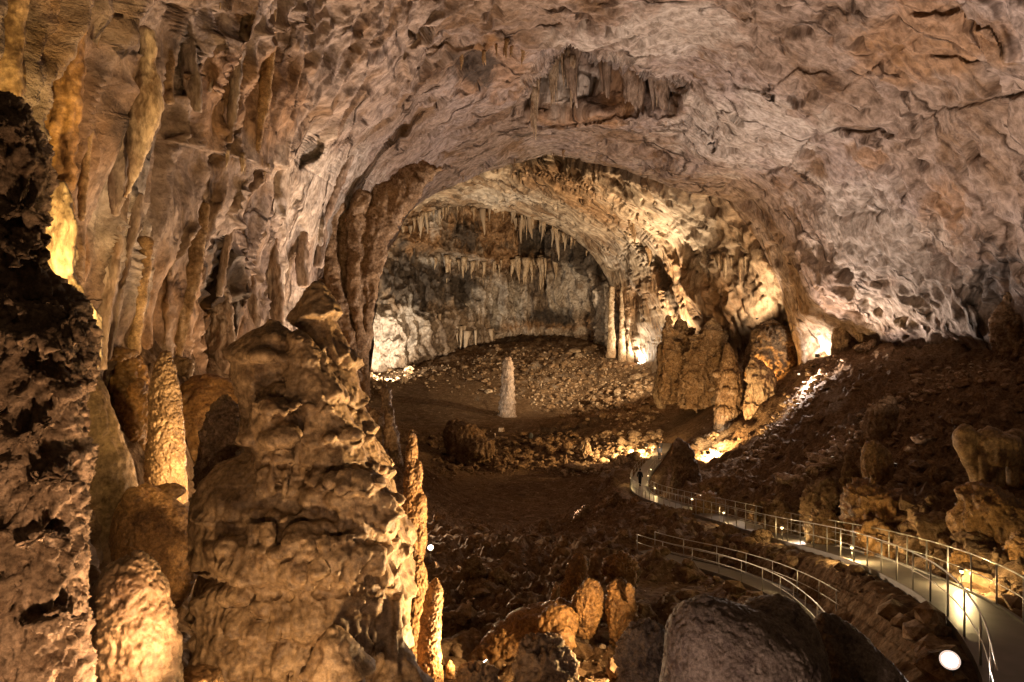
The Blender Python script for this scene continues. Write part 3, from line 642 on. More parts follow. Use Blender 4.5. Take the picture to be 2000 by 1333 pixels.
# ---------------------------------------------------------------- lights with their fixtures
def lamp_light(loc, power, color, radius=.12, spot=None, aim=None, blend=.6):
    l = bpy.data.lights.new('lamp_light', 'SPOT' if spot else 'POINT'); l.energy = power; l.color = color; l.shadow_soft_size = radius
    o = bpy.data.objects.new('lamp_light', l); COL.objects.link(o); o.location = loc
    if spot:
        l.spot_size = math.radians(spot); l.spot_blend = blend
        from mathutils import Vector
        v = Vector(aim)-Vector(loc); o.rotation_euler = v.to_track_quat('-Z', 'Y').to_euler()
    return o
def floodlight(pos, aim, power, color, label, size=.22, spot=150, group=None, radius=.25, lens=None):
    """box floodlight on a yoke: housing, lens, bracket; the light leaves through its lens"""
    from mathutils import Vector, Matrix
    pos = Vector(pos); aim = Vector(aim); v = (aim-pos).normalized()
    t = empty('floodlight', pos, label, 'floodlight', group)
    q = v.to_track_quat('Y', 'Z').to_matrix()
    b = MB(); b.box((0, -size*.35, 0), (size, size*.32, size*.8)); b.box((0, -size*.85, 0), (size*.6, size*.16, size*.5))
    h = b.build('housing', M['black'], t, False); h.rotation_euler = q.to_euler()
    b = MB(); b.box((0, size*.02, 0), (size*.9, size*.045, size*.7)); ln = b.build('lens', lens or M['flood'], t, False); ln.rotation_euler = q.to_euler()
    b = MB(); b.box((0, 0, -size*1.15), (size*.5, size*.2, size*.05)); b.box((-size*1.08, 0, -size*.5), (size*.04, size*.1, size*.65)); b.box((size*1.08, 0, -size*.5), (size*.04, size*.1, size*.65)); b.build('bracket', M['steel'], t, False)
    l = lamp_light(pos+v*(size*.25), power, color, radius, spot, aim); l.location = v*(size*.25); l.parent = t
    return t
KW = 1000.0
def G_(px, d, up=.5):
    q = on_ground(px, d); q[2] += up; return q
LABS = []

# added fill floods that wash the near vault: on the floor of the hollow and behind the boulders
M['lens_dim'] = mat_emit('dim_fill_lens', (1, .8, .6), 1.5)  # weak glow for the lenses of the added fill floods
floodlight(G_(1066, 57, .35), P(1180, -300, 50), 63*KW, ROSE, 'added black fill floodlight behind the lone upright boulder, aimed up at the vault', spot=128, radius=.5, size=.14, lens=M['lens_dim'])
floodlight(G_(1745, 34.5, 1.0), P(1680, 60, 52), 26*KW, ROSE, 'added black fill floodlight behind the wide amber mound, aimed at the right vault', spot=96, radius=.5, size=.14, lens=M['lens_dim'])
floodlight(G_(1560, 80, 1.2), P(1780, 60, 38), 24*KW, ROSE, 'added black fill floodlight on the slope crest left of the right wall', spot=150, radius=.5, size=.14, lens=M['lens_dim'])
floodlight(G_(796, 60, .8), P(300, 120, 24), 57*KW, (1, .68, .4), 'added black fill floodlight behind the great stalagmite, aimed along the left wall', spot=105, radius=.4, size=.14, lens=M['lens_dim'])
floodlight(P(925, 1096, 34), P(330, 200, 32), 12*KW, (1, .67, .37), 'added black fill floodlight behind the jagged rock of the dark pile', spot=125, radius=.4, size=.12, lens=M['lens_dim'])
# far chamber: fill floods added for the vault and back wall
floodlight(P(1300, 735, 117), P(1100, 380, 140), 130*KW, (1, .74, .44), 'added fill floodlight behind the tall formation washing the far vault', spot=165, radius=.6, lens=M['lens_dim'])
floodlight(G_(906, 96, 1.0), P(1000, 520, 190), 36*KW, WHITE, 'added fill floodlight behind the ridged brown boulder aimed at the back wall', spot=60, radius=.5, size=.14, lens=M['lens_dim'])
# lit spots of the photograph: each is a fixture where it stands; floods marked added are extra fill
def L_(pos, aim, kw, col, label, **k): return floodlight(pos, aim, kw*KW, col, label, **k)
L_(G_(762, 150, .5), P(740, 600, 164), 55, WHITE, 'small floodlight at the foot of the far left wall, shining up', spot=165, size=.4)
L_(G_(1248, 158, .5), P(1275, 600, 158), 30, WHITE, 'small floodlight lighting the white columns of the far right niche', spot=170, size=.4)
L_(G_(1596, 84, .6), P(1600, 640, 87), 4, WHITE, 'white floodlight at the foot of the right wall between pale stones', spot=170, size=.25)
L_(G_(1490, 90, .8), P(1485, 640, 94), 6, AMBER, 'yellow lamp glowing among the stones left of the white floodlight', spot=170, size=.2)
L_(G_(1383, 75, 1.1), P(1430, 850, 82), 24, WARM, 'floodlight behind the dark stalagmite, lighting the pale rocks beside it', spot=170, size=.22)
L_(G_(1262, 85, 1.6), P(1190, 880, 92), 20, WARM, 'floodlight at the path bend lighting the rubble field', spot=170, size=.22)
L_(G_(1395, 84, .3), P(1350, 800, 95), 1.2, WHITE, 'first of two small white spotlights on the middle slope', spot=170, size=.14)
L_(P(1335, 1238, 13.6), P(820, 1080, 14.5), 3.4, WARM, 'floodlight hidden behind the big grey boulder, facing the yellow boulders', spot=165, radius=.12)
L_(P(450, 985, 19), P(300, 840, 22), 2.6, WARM, 'floodlight behind the great stalagmite lighting the leaning cone', spot=170, radius=.12)
L_(P(1350, 1230, 13.3), P(690, 800, 13), 8.0, (1, .66, .32), 'added narrow fill floodlight behind the big grey boulder aimed at the great stalagmite', spot=72, radius=.1, size=.12)  # extra lamp added to rim-light the great stalagmite
L_(P(942, 1296, 13.6), P(820, 1100, 14.5), 1.5, WARM, 'added fill floodlight behind the low dark boulder lighting the slender stalagmites', spot=165, radius=.06, size=.1)  # added to brighten the slender stalagmites from the right
L_(P(60, 640, 11), P(180, 300, 17), 2.2, (1, .66, .22), 'yellow floodlight behind the dark left pillar lighting the draperies', spot=170, radius=.12)
L_(P(380, 1620, 7.8), P(560, 950, 13), .75, (1, .62, .3), 'added floor fill floodlight in front of the foot of the great stalagmite', spot=165, radius=.15)  # unseen lamp below the view, added to light the great stalagmite
L_(P(430, 1420, 7.0), P(60, 850, 6.4), 1.15, (1, .6, .3), 'added floor fill floodlight at the foot of the dark left pillar', spot=165, radius=.1)  # added out of view so light grazes the dark pillar
L_(P(160, 2000, 3.6), P(40, 600, 6.2), .85, (1, .62, .34), 'small added floor fill floodlight close to the dark left pillar', spot=165, radius=.1)  # second unseen pillar lamp, added to lift its dark front
L_(P(1250, 1700, 5.5), P(1450, 1100, 9), .32, (1, .72, .6), 'small added floor fill floodlight in front of the big grey boulder', spot=165, radius=.15)  # added below the view to brighten the grey boulder

L_(P(1478, 622, 91.3), P(1380, 430, 100), 8.5, (1, .74, .45), 'small added fill floodlight on top of the dark rounded rock bank', spot=165, size=.16, lens=M['lens_dim'])  # added lamp that brightens the right side of the far vault

# ---------------------------------------------------------------- sculpted stone bodies
def surf_d(Q, px, py):
    q = Q[::2, ::2].reshape(-1, 3); a = q[:, 0]/q[:, 1]*FPX+1000; b = 666.5-(q[:, 2]-CZ)/q[:, 1]*FPX
    return float(q[((a-px)**2+(b-py)**2).argmin(), 1])
def remesh(mb, voxel, smooth):
    me = mb.mesh('tmp'); o = bpy.data.objects.new('tmp', me); COL.objects.link(o)
    r = o.modifiers.new('r', 'REMESH'); r.mode = 'VOXEL'; r.voxel_size = voxel
    if smooth: s = o.modifiers.new('s', 'SMOOTH'); s.factor = .5; s.iterations = smooth
    dg = bpy.context.evaluated_depsgraph_get(); dg.update()
    out = bpy.data.meshes.new_from_object(o.evaluated_get(dg))
    bpy.data.objects.remove(o); bpy.data.meshes.remove(me)
    return out
def displace(me, fn):
    n = len(me.vertices); V = np.empty(n*3, np.float32); me.vertices.foreach_get('co', V); V = V.reshape(-1, 3)
    N = np.empty(n*3, np.float32); me.vertex_normals.foreach_get('vector', N); N = N.reshape(-1, 3)
    r = fn(V, N)
    V = r if r.ndim == 2 else V+N*r[:, None]
    me.vertices.foreach_set('co', V.astype(np.float32).ravel()); me.update()
    me.polygons.foreach_set('use_smooth', np.ones(len(me.polygons), bool)); return me
SEED = [0]
def disp_rock(s, a, lod=0):
    """lumps with sharp creases, pits and a rough skin"""
    SEED[0] += 13.7; k = SEED[0]
    def f(V, N):
        q = V/s+k; w = (np.stack([pn(q*.9+3), pn(q*.9+33), pn(q*.9+63)], -1)*.45).astype(np.float32); q2 = q+w
        h = .9*fbm(q*.7, 2)-1.0*np.abs(pn(q2*1.3))-.75*np.abs(pn(q2*2.7+5))-.5*np.abs(pn(q2*5.6+9))-.3*np.abs(pn(q2*11+2))
        h -= .8*sstep(.2, .45, pn(q2*2.3+70))+.45*sstep(.2, .4, pn(q2*5.1+20))
        return a*(h+.25*fbm(q*14, 3, gain=.7))
    return f
def disp_stalagmite(s, a, tier=.5):
    """rounded tiers with popcorn, each tier sharper at its underside"""
    SEED[0] += 13.7; k = SEED[0]
    def f(V, N):
        q = V/s+k; w = fbm(q*.9, 3); z = V[:, 2]/(s*tier)+w*1.1
        saw = z-np.floor(z); side = np.clip(1-np.abs(N[:, 2]), 0, 1)
        return a*((1-saw)**.7*.8*side*sstep(-.5, .3, pn(q*.8+9))+.45*fbm(q*1.1, 2)-.5*np.abs(fbm(q*np.array([3., 3., 1.6], np.float32), 3, gain=.6))+.14*fbm(q*9, 3, gain=.65))
    return f
def disp_tiers(levels, a, tooth, base):
    """cascades: each tier swells downwards, ends in a fringe of drips and is undercut below it"""
    SEED[0] += 13.7; k = SEED[0]; lv = np.sort(np.asarray(levels, float))
    def f(V, N):
        z = V[:, 2]+.34*pn(V*np.array([.9, .9, .4], np.float32)+k)+.10*pn(V*np.array([2.6, 2.6, .5], np.float32)+k+9)
        th = V*np.array([tooth, tooth, .5], np.float32)+k; tn = pn(th)
        z = z+.09*(np.abs(tn)*2-.5)                                   # ragged lower edge
        i = np.clip(np.searchsorted(lv, z)-1, 0, len(lv)-2); hgt = lv[i+1]-lv[i]; t = np.clip((z-lv[i])/hgt, 0, 1)
        side = np.clip(1.15-np.abs(N[:, 2]), 0, 1)
        prof = np.where(t < .12, t/.12, (1-(t-.12)/.88)**1.4)
        vary = .15+1.05*sstep(-.35, .4, pn(V*1.1+k+(i*7.7)[:, None]))
        flute = -np.abs(tn)*sstep(.75, .2, t)*.7-.3*np.abs(pn(th*2.1))*sstep(.9, .3, t)
        return a*side*(prof*vary*1.3+flute)+base(V, N)
    return f
def disp_flow(s, a):
    """vertical flutes"""
    SEED[0] += 13.7; k = SEED[0]
    def f(V, N):
        q = V/s+k; w = (fbm(q*.7, 2)[:, None]*np.array([.5, .5, .2])).astype(np.float32)
        return a*(.7*ridged(q*np.array([1.9, 1.9, .22], np.float32)+w, 3)+.5*fbm(q, 2)-.5*np.abs(fbm(q*np.array([4., 4., 1.2], np.float32)+w, 3))+.12*fbm(q*10, 3, gain=.65))
    return f
def spine(mb, rows, d, thick=.85, lean=0.0, n=28):
    """closed column following rows of (py, x_left, x_right) at distance d; real depth = thick * width"""
    rows = np.asarray(rows, float); mb.__dict__.setdefault('specs', []).append((rows, d, thick))
    # refine between rows
    py = np.linspace(rows[0, 0], rows[-1, 0], max(8, int(len(rows)*4)))
    xl = np.interp(py, rows[:, 0], rows[:, 1]); xr = np.interp(py, rows[:, 0], rows[:, 2])
    pts = np.array([P((a+b)/2, y, d+lean*(y-rows[0, 0])) for y, a, b in zip(py, xl, xr)]); r = (xr-xl)/2/FPX*pts[:, 1]
    th = np.linspace(0, 2*np.pi, n, endpoint=False)
    m = len(pts); V = pts[:, None]+np.stack([np.cos(th)[None]*r[:, None], np.sin(th)[None]*r[:, None]*thick, np.zeros((m, n))], -1)
    V = V.reshape(-1, 3); I, J = np.meshgrid(np.arange(m-1), np.arange(n), indexing='ij'); J2 = (J+1) % n
    F4 = np.stack([I*n+J, (I+1)*n+J, (I+1)*n+J2, I*n+J2], -1).reshape(-1, 4)
    b = mb.n; mb.add(V, F4)
    top = pts[0]+np.array([0, 0, r[0]*.5]); bot = pts[-1]
    for k, c in ((0, top), (m-1, bot)):
        mb.V.append(c[None]); ci = mb.n; mb.n += 1; j = np.arange(n); a0 = b+k*n+j; a1 = b+k*n+(j+1) % n
        mb.F3.append(np.stack([a0, a1, np.full(n, ci)], -1) if k == 0 else np.stack([a1, a0, np.full(n, ci)], -1))
def front(mb, x, y):
    """distance of the body's front surface at photo pixel (x, y)"""
    best = 1e9
    for rows, d, thick in mb.specs:
        if y < rows[0, 0] or y > rows[-1, 0]: continue
        l = np.interp(y, rows[:, 0], rows[:, 1]); r = np.interp(y, rows[:, 0], rows[:, 2]); c = (l+r)/2; h = (r-l)/2
        if abs(x-c) < h: best = min(best, d-thick*h/FPX*d*math.sqrt(1-((x-c)/h)**2))
    return best if best < 1e8 else min(d for _, d, _ in mb.specs)
def teeth(mb, x0, x1, py, ln, n, r=7, arc=0.0, off=-.06, jitter=.5):
    """a fringe of short hanging drips across the front of a body, from photo x0 to x1 at height py"""
    for i in range(n):
        t = (i+.5)/n+rnd.uniform(-.3, .3)/n; x = x0+(x1-x0)*t
        y = py+arc*(2*t-1)**2+rnd.uniform(-.18, .18)*ln; l = ln*rnd.uniform(1-jitter, 1+jitter); q = r*rnd.uniform(.65, 1.35); dd = front(mb, x, y+l*.4)+off
        a = P(x, y-l*.35, dd+.1); b = P(x+rnd.uniform(-2, 2), y+l*.5, dd-.02); c = P(x+rnd.uniform(-3, 3), y+l, dd+.02)
        mb.tube([a, (a+b)/2, b, (b+c)/2, c], np.array([1.3, 1.2, 1, .75, .3])*q/FPX*dd, n=10)
def shelf(mb, x0, x1, py, r, n=9, arc=0.0, off=0.0, thick=.8, jy=.3):
    for i in range(n):
        t = i/(n-1); x = x0+(x1-x0)*t+rnd.uniform(-.3, .3)*r; y = py+arc*(2*t-1)**2+rnd.uniform(-jy, jy)*r; dd = front(mb, x, y)+off
        q = r*rnd.uniform(.65, 1.25)*(1-.35*abs(2*t-1))/FPX*dd
        mb.ell(P(x, y, dd+q*.25), (q*1.15, q*thick, q*.9), sub=2)
def body(name, label, cat, mb, voxel, smooth, disp, mat, group=None):
    me = remesh(mb, voxel*(1.18 if voxel >= .04 else 1.0), smooth); me.name = name; displace(me, disp)
    me.materials.clear(); me.materials.append(mat)
    o = link(name, me); return tagp(o, label, cat, group)

# the great tiered stalagmite
b = MB(); D0 = 13.0
spine(b, [(552, 606, 634), (566, 594, 644), (590, 586, 652), (620, 583, 658), (660, 582, 668), (700, 576, 690), (760, 570, 706), (820, 560, 718), (880, 540, 742), (930, 500, 760), (1000, 420, 776), (1100, 400, 792), (1200, 390, 792), (1333, 385, 790), (1450, 380, 800), (1560, 370, 820)], D0, .75)
spine(b, [(640, 500, 560), (658, 470, 584), (690, 452, 592), (740, 455, 600), (800, 468, 610), (860, 480, 640), (920, 480, 680), (1000, 470, 700)], D0-.35, .9)
spine(b, [(650, 560, 600), (700, 556, 640), (800, 560, 680), (900, 560, 720)], D0-.7, .8)
spine(b, [(905, 430, 690), (930, 400, 720), (985, 374, 740), (1060, 372, 770), (1090, 380, 780)], D0-.3, .62)
spine(b, [(915, 600, 700), (935, 590, 752), (980, 590, 776), (1030, 600, 780), (1050, 640, 770)], D0-.9, .7)
spine(b, [(1040, 440, 700), (1060, 420, 760), (1110, 420, 780), (1140, 470, 760)], D0-1.15, .5)
spine(b, [(1140, 400, 700), (1180, 385, 790), (1260, 380, 780), (1400, 370, 800), (1500, 370, 800)], D0-.9, .5)
spine(b, [(820, 700, 720), (880, 700, 745), (960, 720, 778), (1040, 730, 800), (1120, 720, 808), (1200, 690, 800), (1300, 700, 770)], D0+.5, .9)
spine(b, [(1222, 640, 664), (1245, 622, 690), (1290, 612, 704), (1360, 600, 720)], D0-2.6, .9)
spine(b, [(1240, 760, 780), (1270, 740, 806), (1330, 720, 830), (1420, 700, 850)], D0-1.2, .9)
spine(b, [(780, 500, 550), (800, 486, 575), (850, 484, 580), (900, 500, 575)], D0-1.25, .8)
for a in [(488, 575, 772, 26, 4), (500, 570, 855, 28, 4), (500, 570, 912, 20, 3), (618, 745, 905, 24, 5), (600, 690, 968, 34, 4), (690, 775, 975, 24, 4), (385, 470, 985, 30, 4), (470, 560, 1012, 24, 4), (560, 690, 1040, 30, 5), (690, 780, 1055, 22, 4),
          (400, 480, 1075, 26, 4), (480, 600, 1078, 24, 5), (600, 790, 1082, 24, 7), (400, 520, 1165, 34, 4), (540, 660, 1150, 24, 4), (620, 760, 1175, 30, 5), (400, 480, 1250, 34, 3), (480, 590, 1262, 30, 4), (455, 560, 690, 22, 4), (600, 690, 800, 18, 3), (480, 580, 660, 18, 3), (640, 715, 850, 18, 3)]:
    shelf(b, *a, arc=rnd.uniform(-4, 10), off=-.02)
for a in [(490, 572, 795, 24, 7, 8), (500, 570, 885, 36, 8, 8), (502, 566, 930, 34, 7, 8), (605, 740, 930, 34, 11, 8), (598, 700, 995, 46, 9, 10), (700, 775, 1000, 34, 7, 9), (392, 470, 1015, 46, 7, 10), (480, 560, 1030, 26, 6, 9), (560, 690, 1052, 22, 9, 9),
          (400, 480, 1100, 46, 6, 11), (470, 600, 1105, 50, 10, 11), (600, 780, 1105, 44, 15, 10), (540, 700, 1195, 54, 10, 12), (700, 790, 1200, 90, 7, 9), (400, 480, 1285, 60, 6, 13), (480, 600, 1290, 50, 8, 12)]:
    teeth(b, *a, arc=rnd.uniform(0, 8))
f1 = disp_tiers([CZ-(y-666.5)/FPX*11.9 for y in (560, 640, 715, 800, 872, 945, 1022, 1135, 1235, 1345, 1480)], .17, 4.2, disp_rock(.36, .026))
big = body('great_stalagmite', 'massive tiered brown stalagmite with two heads and hanging fringes, tallest thing in front', 'stalagmite', b, .035, 1, f1, M['flow_near'])
b = MB()
spine(b, [(772, 430, 452), (800, 402, 472), (860, 386, 490), (920, 381, 490), (975, 388, 480), (1000, 410, 470)], D0+.9, .9)
body('stalagmite', 'dark rounded stone lobe leaning on the left side of the great stalagmite', 'stalagmite', b, .04, 1, disp_rock(.45, .07), M['dark_near'])
# slender lit stalagmites right of it
b = MB()
spine(b, [(838, 802, 808), (850, 796, 814), (880, 792, 817), (920, 788, 819), (960, 786, 826), (1000, 784, 834), (1060, 782, 836), (1100, 790, 826), (1140, 800, 838), (1200, 800, 840)], 15.0, .9)
b.ell(P(818, 925, 14.95), (.11, .11, .3)); b.ell(P(822, 990, 14.9), (.16, .16, .3)); b.ell(P(822, 1050, 14.9), (.15, .16, .4))
body('stalagmite', 'slender pointed stalagmite brightly lit down its right side, beside the great stalagmite', 'stalagmite', b, .018, 0, disp_rock(.17, .028), M['amber_near'])
b = MB()
spine(b, [(1128, 845, 856), (1145, 832, 866), (1180, 826, 868), (1240, 815, 862), (1300, 810, 866), (1380, 800, 875)], 13.8, .9); b.ell(P(850, 1170, 13.7), (.16, .16, .3))
spine(b, [(1085, 806, 822), (1110, 800, 838), (1150, 800, 836), (1250, 790, 830), (1380, 780, 830)], 14.6, .9)
body('stalagmite', 'short stout stalagmite with a brightly lit edge below the slender one', 'stalagmite', b, .02, 0, disp_rock(.2, .035), M['amber_near'])
# dark left pillar
b = MB()
spine(b, [(180, -60, 30), (200, -90, 62), (260, -120, 88), (340, -120, 110), (420, -120, 98), (500, -120, 80), (530, -120, 90), (570, -120, 150), (640, -120, 186), (720, -120, 192), (800, -120, 176), (860, -120, 165), (900, -120, 182), (1000, -120, 180), (1060, -120, 168), (1150, -120, 172), (1260, -120, 176), (1360, -120, 180), (1560, -120, 200)], 6.4, .7)
for a in [(0, 90, 430, 30, 3), (20, 150, 600, 34, 4), (60, 180, 760, 30, 3), (-10, 80, 840, 34, 3), (60, 170, 930, 30, 3), (0, 120, 1050, 34, 4), (40, 160, 1200, 30, 3), (0, 60, 660, 30, 2), (10, 60, 260, 26, 3)]: shelf(b, *a, jy=.8)
teeth(b, -10, 100, 470, 52, 9, 9); teeth(b, 20, 170, 640, 60, 9, 11)
body('rock_pillar', 'dark pitted rock pillar filling the left edge of the view', 'rock pillar', b, .025, 1, disp_rock(.34, .075), M['dark_near'])
b = MB()
spine(b, [(1078, 250, 280), (1100, 205, 305), (1140, 185, 325), (1220, 172, 345), (1300, 165, 352), (1400, 160, 360), (1500, 150, 370)], 8.0, .85)
body('boulder', 'rounded rough boulder standing right of the dark left pillar', 'boulder', b, .022, 2, disp_rock(.3, .035), M['flow_near'])
b = MB(); b.ell(P(390, 1330, 9), (.32, .3, .22)); b.ell(P(410, 1345, 9), (.16, .3, .2))
body('boulder', 'small smooth yellow boulder at the bottom left of the great stalagmite', 'boulder', b, .03, 2, disp_rock(.3, .04), M['flow_amber'])
# stones between pillar and stalagmite
b = MB(); spine(b, [(688, 314, 334), (710, 300, 342), (760, 292, 352), (820, 290, 358), (880, 286, 362), (930, 284, 364), (985, 290, 366)], 21.0, .85)
body('stalagmite', 'brightly lit blunt stalagmite in the gap left of the great stalagmite', 'stalagmite', b, .028, 0, disp_rock(.28, .045), M['flow_near'])
b = MB(); spine(b, [(948, 270, 300), (970, 240, 330), (1000, 225, 366), (1050, 220, 388), (1090, 225, 392), (1130, 250, 384), (1165, 300, 370), (1190, 320, 350)], 15.5, .8); b.ell(P(265, 975, 15.2), (.3, .3, .3)); b.ell(P(330, 960, 16), (.4, .3, .2))
body('flowstone_mound', 'rounded glittering brown flowstone mound below the blunt lit stalagmite', 'flowstone', b, .028, 2, disp_rock(.2, .022), M['amber_near'])
b = MB(); spine(b, [(720, 150, 175), (760, 140, 200), (840, 130, 226), (900, 130, 248), (960, 130, 260), (1100, 120, 260)], 17.5, .8)
body('stalagmite', 'dull grey cone standing behind the dark left pillar', 'stalagmite', b, .045, 2, disp_flow(.5, .07), M['dark'])
b = MB(); spine(b, [(676, 210, 240), (690, 195, 275), (740, 195, 300), (860, 190, 300), (960, 200, 300)], 24, .7); b.ell(P(235, 690, 23), (.6, .5, .3)); b.ell(P(270, 800, 23), (.5, .5, 1.1))
body('boulder', 'dark amber boulder stack behind the grey cone', 'boulder', b, .05, 2, disp_rock(.6, .12), M['flow_amber'])
b = MB(); b.ell(P(405, 900, 30), (2.3, 1.6, 3.9), sub=4)
body('boulder', 'large smooth brown dome of rock behind the blunt lit stalagmite', 'boulder', b, .1, 2, disp_rock(.9, .1), M['flow_amber'])
b = MB(); b.ell(P(350, 715, 31), (.5, .4, .5)); b.ell(P(365, 720, 31), (.4, .4, .6))
body('boulder', 'small dark boulder on top of the brown dome', 'boulder', b, .06, 1, disp_rock(.5, .08), M['dark'])
# hanging draperies of the left wall
def drapery(label, rows, d, mat, group=None, s=.6, a=.09, thick=.6, voxel=.05, extra=None):
    if d is None: m_ = rows[len(rows)//2]; d = surf_d(QA, (m_[1]+m_[2])/2, m_[0])-.15
    b = MB(); spine(b, rows, d, thick)
    if extra: extra(b)
    return body('drapery', label, 'flowstone drapery', b, voxel, 1, disp_flow(s, a), mat, group)
drapery('cream spindle-shaped drapery hanging from the left wall', [(60, 262, 300), (110, 266, 304), (130, 262, 302), (170, 252, 314), (210, 249, 317), (260, 250, 300), (320, 253, 276), (360, 250, 262), (390, 240, 246)], 19.5, M['pale'], s=.5, a=.06)
drapery('broad orange drapery hanging at the top left corner', [(-60, 60, 150), (40, 70, 158), (120, 80, 156), (180, 86, 152), (260, 96, 148), (340, 108, 140), (420, 112, 134), (450, 116, 126)], 14.5, M['flow_amber'], s=.5, a=.1)
drapery('tan drapery at the left edge above the dark pillar', [(-60, -40, 46), (60, -30, 44), (140, -30, 46), (180, -20, 36), (215, -10, 22)], 12.5, M['flow'], s=.45, a=.08)
drapery('narrow tan drapery next to the left edge', [(-60, 38, 84), (60, 46, 84), (110, 52, 76), (160, 54, 70), (190, 56, 62)], 13.5, M['flow'], s=.4, a=.07)
drapery('grey fluted drapery between the orange one and the cream spindle', [(60, 196, 262), (100, 206, 258), (200, 208, 250), (300, 212, 246), (380, 214, 240), (420, 220, 232)], 19.5, M['fold'], s=.5, a=.07)
drapery('bright yellow lit column of flowstone behind the dark pillar', [(360, 110, 128), (400, 104, 136), (440, 96, 146), (500, 92, 146), (540, 100, 136), (570, 130, 160), (620, 150, 190), (680, 160, 196), (720, 170, 190)], 13.4, M['pale'], s=.35, a=.06, thick=.8, voxel=.035)
drapery('thin drapery high on the brown part of the left wall', [(0, 330, 352), (60, 342, 372), (110, 350, 384), (170, 362, 392), (220, 380, 392)], 27, M['fold'], s=.6, a=.08)
drapery('curling drapery beside the dark upper hollow', [(30, 396, 414), (90, 400, 424), (140, 404, 420), (180, 404, 412)], 29, M['fold'], s=.6, a=.08)
drapery('long leaning rib of pale flowstone on the left wall', [(360, 384, 400), (430, 372, 398), (520, 352, 378), (600, 336, 362), (680, 322, 350), (730, 318, 340)], 32, M['fold'], s=.7, a=.1, voxel=.07)
drapery('rosy fluted rib near the middle of the left wall', [(330, 430, 442), (390, 436, 452), (450, 440, 456), (520, 430, 444), (580, 425, 434)], 37, M['fold'], s=.7, a=.1, voxel=.07)
drapery('short hanging rib under the ledge of the left wall', [(290, 496, 512), (340, 492, 506), (400, 494, 504), (440, 494, 500)], 43, M['fold'], s=.7, a=.1, voxel=.08)
drapery('pale netted flowstone low on the left wall', [(560, 425, 440), (600, 405, 452), (650, 398, 455), (720, 400, 458), (780, 410, 470)], 38, M['fold'], s=.5, a=.16, voxel=.07)

for lab, rows, mt, th in [
  ('broad smooth grey drape on the left wall below the cream spindle', [(230, 212, 262), (350, 200, 256), (480, 170, 238), (600, 160, 216), (720, 165, 205)], 'fold', .35),
  ('leaning brown slab of flowstone on the left wall', [(400, 372, 408), (470, 352, 402), (560, 330, 384), (650, 316, 366), (720, 312, 350)], 'slope_rock', .35),
  ('narrow fold of pale flowstone under the cream spindle', [(380, 262, 276), (450, 246, 268), (540, 222, 246), (640, 204, 226), (700, 200, 216)], 'fold', .6),
  ('ragged brown fold on the wall behind the lit blunt stalagmite', [(470, 268, 300), (540, 250, 290), (620, 236, 280), (690, 230, 272)], 'flow', .4),
  ('long thin fold near the top of the left wall', [(-40, 470, 484), (60, 462, 480), (150, 450, 470), (230, 446, 460), (280, 444, 452)], 'fold', .7),
  ('folded curtain edge above the ledge of the left wall', [(60, 520, 536), (140, 512, 532), (220, 500, 522), (300, 492, 506)], 'flow', .6),
  ('rosy fold right of the dark slit in the left wall', [(420, 468, 486), (500, 470, 492), (580, 478, 500), (660, 484, 508)], 'fold', .6),
  ('second rosy fold right of the dark slit', [(380, 516, 534), (470, 520, 542), (560, 526, 550), (650, 530, 556)], 'fold', .5),
  ('rosy fold running up beside the small dark cavity', [(300, 566, 582), (380, 570, 590), (470, 576, 600), (560, 584, 606)], 'fold', .5),
  ('steep fold leaning towards the opening', [(230, 700, 716), (300, 672, 692), (370, 640, 664), (430, 622, 640), (520, 616, 632)], 'fold', .6),
  ('dark fold in the shaded top of the left wall', [(-30, 300, 330), (60, 306, 334), (140, 318, 340), (200, 326, 338)], 'slope_rock', .6),
  ('tan fluted curtain left of the grey fluted drapery', [(70, 158, 182), (160, 160, 184), (260, 158, 178), (340, 156, 172), (430, 154, 164)], 'flow', .5)]:
    dd = surf_d(QA, (rows[len(rows)//2][1]+rows[len(rows)//2][2])/2, rows[len(rows)//2][0])
    drapery(lab, rows, dd-.1, M[mt], s=.02*dd+.2, a=.0035*dd, thick=th, voxel=max(.04, dd*.0022))
b = MB(); spine(b, [(330, 800, 860), (352, 760, 838), (400, 700, 798), (440, 648, 774), (490, 636, 752), (550, 646, 735), (620, 664, 727), (700, 688, 716), (770, 694, 716), (840, 690, 712)], 61, .3)
spine(b, [(400, 640, 664), (470, 630, 652), (560, 640, 662), (650, 662, 684), (740, 684, 706)], 59.5, .9); spine(b, [(380, 690, 716), (470, 680, 700), (560, 684, 704), (680, 700, 714)], 60, .8)
body('rock_buttress', 'dark jagged rock buttress framing the left side of the far opening', 'rock buttress', b, .12, 1, disp_flow(2.6, .42), M['slope_rock'])

# centre and far stalagmites
b = MB(); spine(b, [(697, 985, 997), (705, 981, 1001), (730, 979, 1004), (760, 978, 1005), (790, 975, 1006), (808, 973, 1008), (816, 966, 1014), (824, 955, 1024)], 128, .95)
body('stalagmite', 'tall pale banded stalagmite standing alone in the middle of the far plain', 'stalagmite', b, .13, 1, disp_tiers([CZ-(y-666.5)/FPX*128 for y in (690, 704, 711, 725, 741, 748, 765, 774, 790, 803, 812, 840)], .24, .9, disp_rock(1.2, .14)), M['fold'])
b = MB(); spine(b, [(733, 748, 751), (750, 745, 755), (757, 742, 764), (790, 742, 768), (820, 740, 776), (870, 735, 784), (910, 730, 790)], 46, .9)
body('stalagmite', 'dark spired stalagmite beyond the right shoulder of the great stalagmite', 'stalagmite', b, .06, 1, disp_rock(.8, .14), M['dark'])
b = MB(); spine(b, [(795, 720, 735), (810, 712, 750), (850, 708, 756), (920, 700, 760)], 44, .9); spine(b, [(803, 752, 762), (815, 748, 772), (880, 745, 780)], 43, .9)
